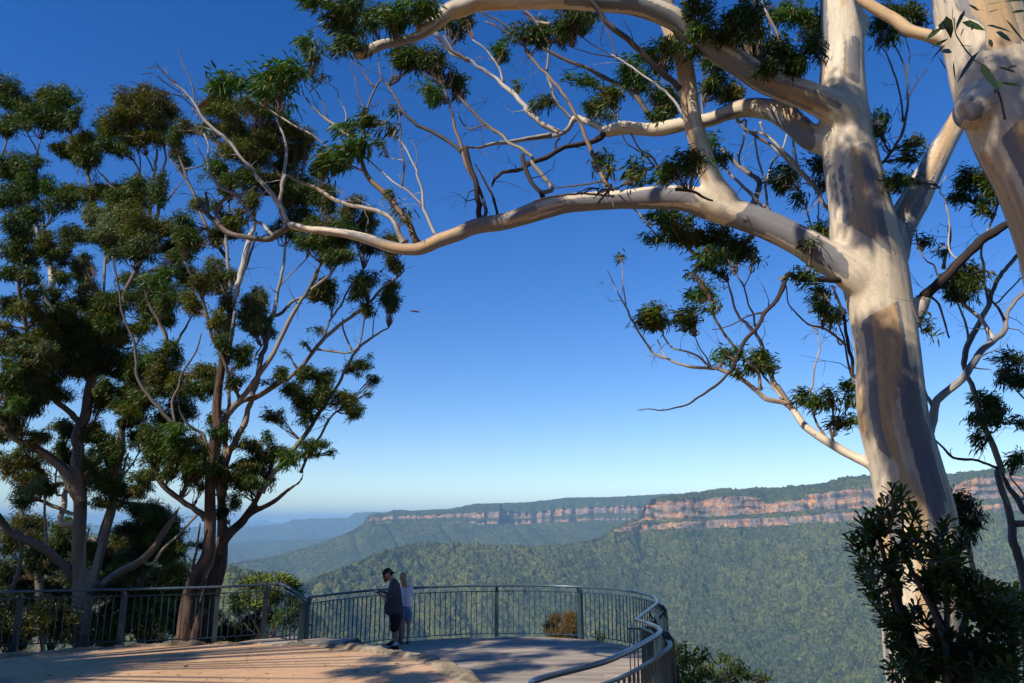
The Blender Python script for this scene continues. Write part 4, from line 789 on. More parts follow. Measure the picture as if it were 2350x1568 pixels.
# patio left streaks, patio right, deck
for a in ((60, 1520, 11, .8), (160, 1535, 11.5, .7), (250, 1530, 12, .5), (60, 1560, 11, .9), (400, 1510, 13, .35), (860, 1540, 11, .42), (960, 1556, 11, .42), (900, 1512, 12, .25)): S_(a[0], a[1], ZP, a[2], a[3])
for a in ((960, 1478, 13, .7), (1050, 1482, 13, .55), (1180, 1475, 13.5, .6), (1330, 1480, 13.5, .55), (1100, 1510, 12.5, .5), (1220, 1500, 12.5, .5), (1180, 1530, 12.5, .5), (1320, 1520, 12.5, .3), (1100, 1550, 12, .45), (1010, 1500, 12.5, .4), (1400, 1490, 13, .4), (930, 1492, 12.5, .5), (860, 1478, 13, .4), (1250, 1475, 13, .4)): S_(a[0], a[1], 0, a[2], a[3])
for a in ((895, 1430, 17.6, 13, .6), (900, 1390, 17.6, 13, .6), (900, 1340, 17.6, 13.2, .55), (940, 1440, 18.2, 13, .45), (1450, 1450, 12, 11.5, .9), (1500, 1500, 9, 11, .8), (1300, 1520, 7.5, 10.5, .6),
          (2040, 860, 9.6, 9.5, .36), (2075, 930, 9.6, 9.5, .36), (2105, 1010, 9.6, 9.5, .36), (2135, 1095, 9.6, 9.5, .36), (2005, 740, 9.6, 9.2, .30), (1930, 330, 9.6, 8.5, .30), (1905, 150, 9.6, 8, .28), (1975, 460, 9.6, 8.5, .28), (1760, 190, 9.8, 8, .35), (1590, 200, 9.4, 8, .3), (2290, 420, 6.8, 7.5, .5), (2300, 250, 6.8, 7.5, .38), (2110, 430, 10.3, 9, .28), (1640, 480, 9.8, 9, .2), (1390, 462, 9.9, 9, .16),
          (2100, 1450, 7, 9.5, 1.0), (2200, 1350, 7, 9.5, 1.0), (2000, 1300, 7, 9.5, .8), (2280, 1500, 7, 9, 1.0), (2080, 1250, 7, 9.5, .7), (2150, 1540, 7, 9, .9), (1950, 1330, 7, 9.5, .6),
          (60, 1440, 15.2, 11, .9), (180, 1420, 15.4, 11, .7), (300, 1360, 15.6, 11.5, .45), (180, 1330, 20, 13, 1.3), (300, 1300, 20, 13, 1.1), (100, 1250, 20, 13, 1.2), (40, 1350, 20, 13, 1.4), (490, 1300, 18.5, 12, .5), (520, 1380, 18.5, 12, .5)):
    sh.append((tuple(W(a[0], a[1], a[2])), a[3], a[4]))
for a in ((760, 1400, 15.5, 12, .5), (820, 1430, 16.5, 12, .5), (1000, 1400, 19, 13, .5), (1120, 1420, 19, 13, .4), (1060, 1440, 19, 13, .5), (1350, 1400, 17.6, 12, .45), (1420, 1420, 16.5, 12, .5), (1300, 1380, 18, 12, .3)):
    sh.append((tuple(W(a[0], a[1], a[2])), a[3], a[4]))
for tg, t, r in sh: shade(T1, tg, t, r)
# limbs above the frame that carry those clusters
hub = W(1880, -400, 10.1); SH = np.array(SHC)
for k in range(7):
    ang = math.radians(200+k*20) ; sel = [p for p in SH if abs((math.atan2(p[1]-hub[1], p[0]-hub[0])-ang+math.pi) % (2*math.pi)-math.pi) < math.radians(11)]
    if not sel: continue
    far = max(sel, key=lambda p: np.linalg.norm(p-hub)); P = spline([hub, hub*.7+far*.3+[0, 0, .6], hub*.3+far*.7+[0, 0, .4], far], 6); mb = MB()
    if inframe(P[8:]): continue
    tube(mb, P, np.linspace(.10, .02, len(P)), 8, lump=.05, seed=k); mb.build('branch', M_WHITE, T1.e)
mb = MB(); tube(mb, spline([(-15.5, 7.5, -.3), (-15.3, 7.6, 2.5), (-15.7, 7.8, 5), (-15.4, 7.6, 6.5)], 4), np.linspace(.32, .2, 13), 14, lump=.05); mb.build('trunk', M_LGUM, T8.e)
for k, p in enumerate(SHC8):
    if inframe(spline([np.array([-15.4, 7.6, 6.4]), np.array(p)], 8)): continue
    mb = MB(); a = np.array([-15.4, 7.6, 6.4]); p = np.array(p); tube(mb, spline([a, a*.6+p*.4+[0, 0, .2], p], 5), np.linspace(.07, .02, 11), 7, lump=.05, seed=k); mb.build('branch', M_LGUM, T8.e)
# unseen belt of leaves added behind the camera to cut the sky light
r_ = np.random.default_rng(5); n_ = 38000; an = r_.uniform(-1.75, 1.75, n_); dd = 15+r_.normal(0, 1.6, n_); top = 8.6+1.6*np.sin(an*7)+.8*np.sin(an*19)+10*np.clip((an+.1)/.5, 0, 1)
Cw = np.stack([np.sin(an)*dd*1.15, -np.cos(an)*dd-1, ZP+r_.uniform(0, 1, n_)**.8*top], -1); mb = MB(); leaves(mb, Cw, r_.normal(0, 1, (n_, 3)), r_.uniform(.5, .9, n_), .28, np.array([.03, .055, .012])*r_.uniform(.5, 1.6, (n_, 1)))
tag(mb.build('added_shade_wood', M_LEAF, None, False), 'unseen dense wood added behind the lookout to hold back sky light', 'wood', None, 'stuff')
# ---- leaning trunk in the top right corner ----
T2 = Tree('leaning_gum_tree', 'thick pale leaning gum trunk cut off by the top right corner', 'tree', tuple(W(2580, 1500, 7.2)), 7, M_GUM2)
T2.limb('P: 2600,1900,250 2590,1500,240 2540,1000,225 2480,700,215 2440,530,205 2392,402,200 2345,311,205 2304,240,190 2282,180,185 2268,110,182 2245,30,178 2232,-60,172 2215,-300,160 2150,-600,130', 0, 7, thick=True)
T2.limb('P: 2300,200,120 2255,240,116 2228,262,88 2214,276,56', -.10, thick=True)
T2.limb('Y2: 1400,330,70 1290,290,46 1220,240,34 1180,235,32 1100,218,29 1000,190,29 920,130,28 830,80,28 750,30,26 690,-10,22 640,-60,20', .5, thick=True)
T2.build_trunk(M_GUM, .022)
T2.limb('Y2: 1600,750,5 1570,620,5 1500,440,4 1400,370,3.5 1330,280,3 1290,200,2.5 1285,120,2', -.3, 5.6, m=M_BROWN); T2.limb('Y2: 1520,460,4 1510,380,4 1490,250,3 1480,130,3 1460,0,2.5', .1, m=M_BROWN); T2.limb('Y2: 1480,120,2.5 1540,60,2 1600,30,2', .1, m=M_BROWN); T2.limb('Y2: 1400,370,2.5 1330,340,2 1240,330,1.6', .05, m=M_BROWN)
mb = MB(); Pl, Dl, Ll = [], [], []
for a in '1150,190,130,40,180 1180,160,1240,150 1200,170,1120,215 1330,140,1445,150 1250,240,1150,280 1230,280,1140,350 1220,310,1110,260 1180,350,1230,430 1270,330,1210,300 1290,290,1370,280 1275,380,1285,480 1440,320,1320,450 1455,400,1530,520 1480,460,1420,560 1550,420,1650,440 1560,520,1690,530 1600,430,1660,400 1570,500,1540,560 1480,160,1620,180 1500,130,1600,100 1540,200,1620,230 1600,120,1719,230 1640,80,1719,60 1400,50,1460,60 1440,70,1380,30 1410,150,1390,170 1480,30,1560,10 1490,80,1550,60 1280,100,1285,170 1320,230,1340,180 1230,100,1250,180 1470,250,1440,330 1590,10,1700,0 1350,60,1300,150 1520,300,1500,240'.split():
    q = [float(v) for v in a.split(',')]
    if len(q) == 5: q = [q[0], q[1], q[3]+1100, q[4]]
    p0 = W(1721.1+q[0]*.3658, q[1]*.3658, 5.5+RNG.uniform(-.25, .25)); p1 = W(1721.1+q[2]*.3658, q[3]*.3658, 5.5+RNG.uniform(-.3, .3)); Pl.append(p0); Dl.append(p1-p0); Ll.append(np.linalg.norm(p1-p0))
Pl, Dl, Ll = np.array(Pl), np.array(Dl), np.array(Ll)
leaves(mb, Pl, Dl, Ll*1.3, .055, np.array([.022, .045, .010])*RNG.uniform(.6, 1.8, (len(Pl), 1)), .2)
mb.build('leaf_cluster', M_LEAF, T2.e).__setitem__('label', 'large curved leaves hanging in front of the leaning trunk')
# ---- slender gum at the right edge ----
T3 = Tree('slender_gum_tree', 'slender yellow barked gum at the right edge, behind the banksia', 'tree', tuple(W(2362, 1568, 12)), 12, M_LGUM)
T3.limb('P: 2362,1800,26 2360,1500,24 Y5: 1605,880,22 1560,700,20 1510,550,18 1500,400,16 1450,230,15 1400,60,15 Y4: 1270,1550,15 1220,1400,14 1130,1200,12 1090,1030,12 1040,920,11 1030,830,13 1060,730,13 1110,640,13 1180,510,11 1220,390,10 1270,300,9 1340,220,9 1405,130,8 1500,40,6', .8, 12, name='trunk', stubs=False, k=12)
T3.limb('Y4: 1185,490,7 1160,380,7 1150,250,6 1140,150,5 1180,20,5', .3); T3.limb('Y4: 1235,490,4 1300,420,4 1400,320,3', .2)
T3.limb('Y5: 1640,420,14 1591,340,14 1560,290,14 1510,210,12 1450,120,9 1440,60,6', .2, m=M_BROWN); T3.limb('Y4: 1235,1525,6 1120,1480,6 960,1460,6 900,1400,5 840,1340,4', -.3, m=M_DEAD); T3.limb('Y4: 960,1460,4 920,1420,3', 0, m=M_DEAD)
T3.limb('Y4: 1060,720,6 1030,590,5 990,500,4 940,440,4', .2); T3.limb('Y4: 1150,1270,5 1220,1300,4 1290,1160,4', .2); T3.limb('Y4: 1500,1100,5 1405,1090,4 1340,1010,3', .2, 12.5); T3.limb('Y5: 1600,240,5 1540,160,4 1490,100,3', .2)
clump(T3, '''Y4: 1320,860,28,22 1350,940,24,24 1390,960,24,24 1260,960,18,10 1180,1090,30,20,g 1230,1120,26,14 1130,1200,38,14 1170,1170,22,20 1220,1220,22,22 1150,1310,18,22 1260,1150,10,16 1380,1240,16,14 1350,1480,24,18,g 1390,1440,12,12,g''')
T3b = Tree('gum_shoot', 'thin pale gum stem rising just right of the big trunk, with one dark leafy head', 'sapling', tuple(W(2240, 1500, 10.8)), 10.8, M_GUM2)
T3b.limb('P: 2262,1600,14 2252,1420,13 Y5: 1245,815,12 1215,700,12 1190,560,12 1140,400,11 1090,320,9 1070,230,6', .3, 10.8, name='trunk', stubs=False)
T3b.limb('Y5: 1190,560,5 1200,480,4 1190,400,3', .1, m=M_BROWN)
clump(T3b, 'Y5: 1140,280,28,24,k 1170,340,30,26,k 1210,400,26,20,k 1190,470,18,20,k 1190,540,9,12,k 1240,420,12,16,k')
# ---- left gums ----
T4 = Tree('left_gum_tree', 'tall pale multi-stemmed gum behind the railing at the far left, dense dark crown', 'tree', tuple(W(190, 1500, 20)), 20, M_LGUM)
T4.limb('Z3: 505,1560,48 500,1340,42 490,1100,37 480,900,32 480,700,30 488,500,29 480,380,30 470,250,30 480,150,26 465,60,24 Z2: 670,1500,24 690,1350,24 725,1200,22 800,1080,20 850,950,18 920,780,17 950,700,16 985,520,13 1020,450,13 1080,330,11 1130,230,5', .3, 20, thick=True)
T4.limb('Z3: 500,1200,30 525,1090,24 560,950,22 610,780,21 650,620,20 685,490,19 700,380,18 715,260,13 760,150,9', .8, 20, thick=True)
T4.limb('Z3: 470,420,34 435,365,26 400,290,24 330,220,21 230,150,19 100,90,16 30,40,15 -60,-30,12', -1.2, thick=True)
T4.limb('Z3: 560,1080,20 620,980,22 720,900,21 850,830,19 940,740,17 1000,640,16 1050,570,12 1095,490,5', 1.2, thick=True)
T4.build_trunk(M_LGUM, .05, smooth=4)
T4.limb('Z3: 480,380,20 560,260,16 620,190,12', .3, m=M_WHITE); T4.limb('Z3: 700,270,17 665,230,16 620,140,15 560,60,14 500,0,13 Z2: 560,1480,13 440,1380,12 360,1250,12 320,1120,12 250,1000,11 220,900,11 200,780,10 170,600,9 150,450,8 160,350,7', -2.2, m=M_BROWN)
T4.limb('Z3: 445,930,20 380,850,19 300,780,19 200,720,18 100,680,17 40,620,16 0,570,15 -60,480,13', -1.0, m=M_BROWN); T4.limb('Z3: -60,1010,20 0,1040,22 100,1080,22 200,1130,22 300,1200,21 375,1290,20', .3, 19.3, m=M_LGUM, stubs=False)
T4.limb('Z3: 400,530,9 320,490,9 260,460,8 180,440,6', .3); T4.limb('Z3: 370,600,13 385,500,13 400,400,12 430,250,11 440,180,8', .9, 20.8, m=M_GUM2); T4.limb('Z3: 930,840,7 1000,740,7 1060,690,6 1130,620,6 1200,540,5', .3)
T4.limb('Z3: 600,700,8 650,540,8 690,440,6 740,300,5 780,170,4', .4, 21); T4.limb('Z3: 740,320,4 800,240,4 860,150,3', .2, 21)
T4.limb('Z3: 708,290,18 735,160,17 743,40,16 Z2: 970,1540,16 1000,1500,15 1080,1380,14 1180,1270,13 1240,1180,12 1260,1100,12 1300,900,10 1250,750,9 1180,640,8 1140,500,7 1130,400,6', -.8, 20.3, m=M_LGUM)
T4.limb('Z2: 1040,1440,10 1150,1260,9 1250,1130,8 1350,980,7 1450,810,5 1550,640,3', .5, 20.4); 
pass; T4.limb('Z2: 1050,960,4 1130,800,3 1200,720,2', .2)
T4.limb('Z2: 680,1200,16 600,1000,16 520,860,15 460,740,15 440,640,14 410,450,13 370,250,12 310,100,11 270,0,10 Z1: 280,1450,8 240,1340,6', .6, m=M_GUM2); T4.limb('Z2: 450,720,11 380,600,11 310,480,10 240,390,10 190,340,8 120,300,6', -.5, m=M_WHITE)
T4.limb('Z2: 350,50,5 Z1: 370,1568,5 345,1350,5 335,1200,4', .3, 20.5); T4.limb('Z1: 150,1500,6 230,1200,5 290,930,5 290,800,4 250,720,3 200,620,2.5', .3, 20.4, m=M_BROWN); T4.limb('Z1: 290,820,3 320,700,2.5', .1); T4.limb('Z1: 20,900,5 50,740,4 60,640,3', .2, 20)
T4.limb('Z2: 760,1150,7 780,1000,6 Z1: 830,1500,6 800,1390,8 740,1200,8 700,1050,7 680,930,7 640,830,6 590,720,5 540,640,4', .5, 20.6, m=M_LGUM); T4.limb('Z1: 860,1050,3 780,960,2.5 720,860,2', .1)
T4.limb('Z1: 1090,1400,8 1040,1290,8 970,1190,8 910,1110,7 860,1050,6 800,980,4', .3, 20.4); T4.limb('Z1: 1150,1450,8 1180,1260,8 1190,1100,8 1210,980,7 1220,900,6 1230,780,5', .2, 20.5); T4.limb('Z1: 1205,950,4 1150,830,3', .1); T4.limb('Z1: 1175,1180,7 1120,1050,6 1090,950,5 1050,870,4', .2, 20.5)
T4.limb('Z1: 1220,1400,8 1240,1250,8 1260,1100,7 1280,950,6 1300,850,5 1290,760,4', .2, 20.6); T4.limb('Z1: 1260,1240,4 1340,1140,4 1390,1080,3 1440,1020,2', .1); T4.limb('Z1: 1090,1030,4 1100,850,3 1060,760,2.5', .1)
T4.limb('Z1: 1790,1650,9 1740,1568,9 1600,1350,8 1540,1200,8 1490,1060,7 1430,900,6 1380,760,5', .4, 19.5, m=M_BROWN); T4.limb('Z1: 1490,1050,3 1400,950,2.5 1330,850,2', .1, m=M_BROWN); T4.limb('Z1: 1600,900,3 1560,780,2.5 1520,700,2', .1, 19.6)
T4.limb('Z3: 280,700,7 270,560,6 275,400,5 265,300,4', .4, 20.8); T4.limb('Z3: 120,860,9 130,760,8 110,650,6 60,640,5', .3, 21)
T4.limb('Z3: 345,420,4 340,300,4 370,180,3', .3, 21)
clump(T4, '''P: 45,235,58,48 120,222,38,26,b 145,250,46,50 100,275,60,36 20,290,38,30 175,270,18,30 185,335,42,42,y 190,365,44,38 160,350,24,22,g 215,345,24,26 300,235,32,26,y 330,262,62,58,b 290,285,56,44,y 375,285,42,56,b 350,222,40,22,b 395,320,22,38 263,334,40,30 245,300,30,26,g 415,355,22,34 340,320,50,30,b
 30,380,44,46 42,455,54,52 88,430,40,40,g 60,510,40,36 30,540,34,40 140,466,33,50 150,440,26,20,y 211,446,34,22,y 255,440,40,26,b 290,440,50,46 322,425,34,34 375,437,23,50 300,470,48,30 205,500,42,32,l 235,540,34,28,l 278,520,66,40,l 330,560,44,30,l 351,525,66,44,y 424,519,38,38 450,554,24,24 400,560,40,30
 115,570,32,42,y 150,600,24,34 187,620,31,34,l 192,655,24,34,l 137,655,28,34 30,560,34,42 67,633,30,28 60,590,34,34 20,620,26,24 307,580,58,36 265,560,28,26 410,619,42,46 366,640,38,36,g 418,590,33,28 316,690,72,42 360,670,34,28,g 395,692,42,38 275,680,34,24,g 350,730,44,24''', .112)
clump(T4, '''P: 88,721,48,28,y 190,692,36,24,b 240,700,30,26 146,745,66,46 205,765,70,52 105,770,44,30,y 88,794,46,36,l 130,800,44,30 18,745,26,18,y 205,835,64,46 150,823,46,46 234,809,38,38 249,750,38,38 100,835,36,26,l 60,810,24,22 20,862,34,50 55,860,22,22,g 44,897,48,42,l 73,926,48,46 30,935,28,28,g 110,900,30,30,l 140,900,26,26
 337,825,50,32,g 307,847,28,28 395,823,33,33 375,862,28,28 301,926,38,38 351,920,38,34 410,941,46,36 234,932,33,24,b 457,853,46,36,y 462,888,38,30 430,905,30,26 280,890,26,22 320,880,30,24
 189,1003,34,30 150,985,36,26,l 240,1020,44,33 87,1009,46,18,b 121,1043,28,18,b 76,1072,38,20,b 38,1107,54,46,b 15,1060,30,26 113,1119,33,24,b 234,1119,44,33,g 212,1070,36,36 262,1060,28,28 60,1150,40,20,t 245,1150,40,18,t 270,1100,22,34,l 30,970,30,30,l 20,1000,26,22''', .112)
T5 = Tree('red_gum_tree', 'forked rough reddish barked gum behind the railing left of the man', 'tree', tuple(W(452, 1500, 18.6)), 18.6, M_LGUM)
T5.limb('Z3: 1100,1420,48 1120,1290,40 1140,1150,40 1165,1020,40 1190,940,38 1225,870,34 1262,790,32 1274,700,28 1276,600,27 1276,400,25 1282,250,24 1300,100,23 1330,0,21 Z2: 1700,1500,22 1710,1300,20 1740,1100,18 1770,900,15 1800,700,14 1810,560,11', .3, 18.5, thick=True)
T5.limb('Z3: 1235,1420,40 1240,1250,40 1270,1080,40 1300,950,38 1335,830,34 1350,700,26 1348,560,21 1342,440,20 1320,300,18', .3, 18.9, thick=True)
T5.limb('Z3: 1335,800,20 1345,740,21 1400,655,22 1470,590,20 1510,530,17 1560,450,13 1620,330,12 1670,180,10', .6, 18.9, thick=True)
T5.limb('Z3: 1440,630,14 1480,570,15 1560,515,14 Y7: 200,300,13 300,250,12 400,170,9 460,130,7 485,90,6 490,50,4', .5, thick=True)
T5.limb('Z3: 1175,1400,24 1195,1290,26 1215,1200,28 1240,1130,24', -.3, 18.5, thick=True)
tr = T5.build_trunk(M_ROUGH, .04, smooth=4)
T5.limb('Z3: 1250,570,14 1200,520,14 1130,480,13 1060,430,12 990,370,12 950,280,11 945,220,10 970,170,9 1030,100,8 1060,0,7', -1, m=M_BROWN); T5.limb('Z3: 1320,640,4 1400,620,3 1330,540,3', .1); T5.limb('Z3: 1170,1000,10 1170,930,9 1180,830,7 1200,720,5 1215,600,4', -.2, m=M_BROWN)
T5.limb('Z3: 1260,120,8 1220,50,7 1150,0,6 Z2: 1420,1480,4 1400,1420,3', -.4)
T5.limb('Z2: 1420,1568,9 1340,1540,9 1250,1440,9 1180,1360,8 1100,1250,8 1070,1130,7 1060,960,6 1030,870,6 960,680,5 930,500,5 900,350,4 880,250,4', -.6, 18.2, m=M_BROWN); T5.limb('Z2: 1375,1568,6 1350,1400,6 1400,1260,5 1420,1180,5 1530,1000,4 1580,850,3', .3, 17.7, m=M_BROWN)
T5.limb('Z2: 1800,700,10 1800,500,9 1785,300,8 1770,100,7 Z1: 1780,1350,6 1800,1200,4', .3, m=M_GUM2); T5.limb('Z2: 1815,650,12 1850,530,13 1880,420,14 1920,250,14 1960,100,13 2000,0,9 Z1: 2000,1250,6 2010,1050,5 1990,900,4', .2, m=M_GUM2)
T5.limb('Z2: 1870,480,6 1930,330,6 1980,180,5 2010,60,4', .2, m=M_BROWN); T5.limb('Z2: 1800,1000,9 1830,800,8 1840,680,7', -.3)
T5.limb('Z3: 1305,180,18 1335,60,16 Z5: 300,1568,14 335,1500,14 400,1425,14 500,1395,13 620,1330,12 720,1270,10 820,1170,9.5 900,1070,9 960,1010,9 1050,930,8 1150,860,8 1230,790,7 1300,710,6 1400,640,4 1440,600,3', .6, 18.8)
T5.limb('Z5: 330,1500,12 370,1450,14 430,1390,13 500,1290,12 600,1150,11 680,1000,10.5 740,870,9.5 790,790,8.5 850,700,8 880,620,6 920,560,5', -.3, 18.7)
T5.limb('Z5: 855,720,7 940,650,7 1000,590,6 1040,500,4 1050,420,3', .2); T5.limb('Z5: 930,1035,5 970,920,5 1040,820,5 1100,700,4 1180,600,3', .1); T5.limb('Z5: 980,890,4 1000,760,4 1010,640,3', .1)
T5.limb('Z5: 1120,1110,4 1180,960,4 1190,860,3', .1, 19.3); T5.limb('P: 600,1130,13 625,1092,12 665,1045,11 700,1000,10 Z5: 880,1540,9 930,1460,9 990,1370,8 1040,1280,7 1120,1130,6 1160,1080,6 1250,1010,5 1340,960,3', .4, 19.2); T5.limb('Z5: 1115,1110,4 1060,980,4 1050,900,3', .1, 19.3); T5.limb('Z5: 1240,1020,3 1250,900,2.5 1300,780,2', .1, 19.3); T5.limb('P: 690,1085,7 705,1050,6 735,1000,6 Z5: 960,1550,6 1000,1500,5 1080,1440,4', .2)
T5.limb('Z3: 1344,430,20 1375,210,17 1425,110,15 1465,30,14 Z5: 430,1568,14 470,1430,13 510,1300,12 540,1150,12 570,1060,11 600,900,10 650,880,8 740,790,7 830,760,5', .5, 19.1, m=M_LGUM); T5.limb('Z5: 615,890,9 650,720,8 670,620,7 690,480,6 700,370,5', .2, 19.3, m=M_GUM2); T5.limb('Z5: 665,690,3 740,610,3 830,520,2.5', .1)
T5.limb('Z5: 405,1400,8 350,1290,8 290,1130,8 230,1010,7 210,900,7 160,740,7 110,640,6 60,540,5', -.6, m=M_BROWN)
T5.limb('Z3: 1340,380,16 1365,180,13 1370,60,11 Z5: 320,1568,10 340,1400,8 330,1250,7', .1); T5.limb('Z5: 500,1150,4 560,1050,3 580,980,3', .1); T5.limb('Z5: 690,300,4 760,200,3.5', .1); T5.limb('Z5: 880,440,5 920,500,5 900,600,5 860,700,5', .1, 18.6)
clump(T5, '''P: 541,255,62,40,y 520,240,34,24,b 575,290,56,46,b 512,296,42,28,y 439,292,30,18,b 556,350,58,36,y 609,345,44,54,b 590,400,44,26,y 492,393,36,36,g 527,422,36,26 650,310,36,46,b 672,345,36,44,y 690,330,28,50,b 640,400,44,38 566,420,54,26 620,430,40,30
 690,456,54,50 701,430,40,30 738,456,36,46 690,500,48,30 660,540,34,24 815,497,40,42,b 790,520,34,36 840,530,28,44 895,566,32,36,y 910,600,22,30,b 749,570,56,38 716,559,33,23 771,540,56,38,b 780,590,40,24 720,520,36,26
 537,505,44,26,y 530,530,46,24 489,544,28,22,b 424,550,30,36 497,632,42,42,y 520,650,34,34 470,650,30,30,b 584,700,36,50,l 575,740,34,34,l 600,745,34,34,g 500,745,28,33,y 505,780,24,26 544,822,36,32 520,810,26,22 749,665,36,36 735,680,24,20,b 833,650,35,32 825,680,28,20 840,710,21,22 890,690,28,40 905,690,18,42
 724,753,13,14,t 698,793,11,9,t 660,812,6,8,t 658,859,24,18 621,877,18,9,t 712,862,33,26 753,874,36,30,y 670,905,36,30 690,925,30,30 740,915,42,30 786,925,38,30,y 815,945,20,24 640,955,28,18,b 700,960,36,20,t 840,835,24,18 859,873,16,13 815,851,18,18 850,900,10,8,t''', .105)
clump(T5, '''P: 370,1035,46,36 420,1030,46,36 440,1075,36,36 345,1060,30,28 321,1100,28,13 410,1000,40,30,g 345,1090,28,20,l 500,1090,32,36 478,1065,26,26 545,1105,38,36 575,1100,36,34,y 600,1068,44,30 620,1100,26,20,t 660,1055,32,28,g 700,1038,28,24 740,1018,22,16,t 768,1040,13,8,t 640,1030,28,20 530,1150,22,20 520,1180,16,22,k
 350,1000,30,26 455,1120,26,16,t 390,1060,34,26,l 620,1010,20,16,t''', .105)
# smaller gum between the two, and scrub under them
T6 = Tree('young_gum_tree', 'young gum with white crooked stems between the two big left gums, partly behind them', 'tree', tuple(W(330, 1500, 21.5)), 21.5, M_WHITE)
T6.limb('P: 330,1520,14 322,1400,13 318,1300,10 330,1220,8 320,1160,5', .2, 21.5, name='trunk'); T6.limb('Z3: 840,1000,9 900,860,8 960,720,7 1010,640,5', .3, 21.6); T6.limb('Z3: 850,880,4 800,740,4 830,600,3', .2, 21.6); T6.limb('Z3: 1110,900,4 1120,780,4 1160,700,3', .2, 21.8)
clump(T6, '''P: 359,1190,52,36 314,1228,46,36 378,1202,46,28 321,1168,28,28 400,1232,34,26,g 420,1245,30,24 455,1250,14,12,k 300,1160,14,12,t 350,1250,50,30 300,1275,44,34''', .112)
T7 = Tree('background_gum_tree', 'shaded gum low at the left edge, behind the pale gum, brown green crown', 'tree', tuple(W(90, 1500, 23)), 23, M_LGUM)
T7.limb('P: 90,1520,22 92,1400,20 85,1300,17 60,1230,13 45,1150,10', .3, 23, name='trunk'); T7.limb('P: 88,1330,9 130,1270,8 150,1200,6', .3)
clump(T7, '''P: 83,1202,48,28,b 45,1225,38,24,b 170,1210,46,26 160,1240,44,30 23,1315,38,46,k 60,1330,40,40,k 132,1277,64,50 95,1290,40,34,k 210,1270,44,36 180,1320,50,40,k 255,1262,42,36,b 240,1300,44,36,k 110,1350,50,30,k''', .112)
clump(T4, '''P: 175,540,40,34 60,690,34,34,y 300,640,34,24 170,700,40,26 180,790,50,40 100,860,36,30,g 330,760,44,24 260,830,30,26 380,960,34,24 310,480,44,34,y 70,380,34,30 140,340,26,20,y''', .112)
clump(T5, '''P: 450,700,34,30,y 540,880,24,22,k 500,960,24,24 520,700,24,26 560,470,34,24,y 480,470,30,24,y 640,260,26,20,g 850,570,24,22 730,400,20,20,g''', .105)
r_ = np.random.default_rng(21)
clump(T4, 'P: '+' '.join(f"{r_.uniform(5, 400):.0f},{r_.uniform(700, 1130):.0f},{r_.uniform(24, 40):.0f},{r_.uniform(20, 34):.0f},{r_.choice(list('ddkgylb'))}" for _ in range(44)), .105, 2.4, wind=(-.35, 0, -.25))
clump(T5, 'P: '+' '.join(f"{r_.uniform(380, 600):.0f},{r_.uniform(985, 1120):.0f},{r_.uniform(20, 34):.0f},{r_.uniform(16, 26):.0f},{r_.choice(list('ddkgb'))}" for _ in range(16)), .10, 2.2, wind=(-.3, 0, -.25))
clump(T6, 'P: '+' '.join(f"{r_.uniform(270, 440):.0f},{r_.uniform(1150, 1330):.0f},{r_.uniform(24, 36):.0f},{r_.uniform(18, 28):.0f},{r_.choice(list('dkgb'))}" for _ in range(14)), .10, 2.0)
# ---- shrubs ----
def shrub(name, label, cx, yb, Y, items, LL=.09, dens=2.2, wr=.12, wind=(0, 0, .7), stems=7, group=None, m=None):
    t = Tree(name, label, 'shrub', tuple(W(cx, yb, Y)), Y, M_BROWN, group); q = [v.split(',') for v in items.replace('P:', '').split()]
    mb = MB(); b0 = W(cx, yb, Y)
    for v in q[:40]:
        e_ = W(float(v[0]), float(v[1]), Y+RNG.normal(0, .02*Y)); tube(mb, spline([b0+RNG.normal(0, .08, 3)*[1, 1, 0], b0*.5+e_*.5+RNG.normal(0, .08, 3), e_], 4), np.linspace(.022, .006, 9), 5)
        t.S.append(np.array([[float(v[0]), float(v[1])+float(v[3])*.9, Y, 3]]))
    mb.build('stem', M_BROWN, t.e); clump(t, 'P: '+' '.join(','.join(v) for v in q), LL, dens, wr=wr, wind=wind, m=m); return t
shrub('yellow_green_shrub', 'sunlit yellow green shrub behind the railing bend, left of the man', 610, 1475, 18.4, '600,1333,28,16,s 570,1343,34,18,s 635,1330,28,16,s 660,1335,26,16,s 678,1348,20,20,g 548,1368,26,22,s 545,1395,24,24,s 580,1378,34,26,s 620,1365,34,26 660,1372,32,30 685,1385,18,34 600,1415,34,26,k 650,1410,36,30,g 675,1430,20,24 560,1430,26,22,k', .10, 1.5, .13)
shrub('orange_shrub', 'round rusty orange and olive shrub seen through the deck railing', 1292, 1470, 24, '1292,1422,32,20,o 1275,1438,28,18,o 1310,1435,24,20,o 1268,1455,20,12,o 1318,1455,18,14,o 1290,1450,26,16,o', .09, 3.2, .08, (0, 0, .15))
shrub('low_green_shrub', 'small dark shrub against the deck railing, right of the orange shrub', 1372, 1475, 21, '1370,1463,8,10 1382,1466,7,9', .08, 1.5)
shrub('leafy_shrub', 'yellow green leafy shrub rising just outside the near ramp railing', 1560, 1640, 13, '1555,1492,16,14,g 1572,1515,20,18 1553,1545,20,22,g 1580,1560,26,18,g 1565,1520,14,14,y 1610,1505,12,9 1600,1560,22,16,y', .11, 1.6, .11)
shrub('olive_shrub', 'olive yellow shrub tops at the bottom edge, middle of the valley view', 1640, 1680, 14, '1630,1545,26,16,y 1655,1558,30,14,l 1608,1520,12,8,y 1612,1545,16,14,g', .10, 1.5, .10)
shrub('dark_shrub', 'dark green shrub at the bottom edge, left of the big banksia', 1700, 1690, 14, '1670,1520,18,10 1690,1532,24,14 1675,1545,18,10 1715,1550,22,10 1740,1560,26,10 1690,1560,26,10', .10, 1.8, .10)
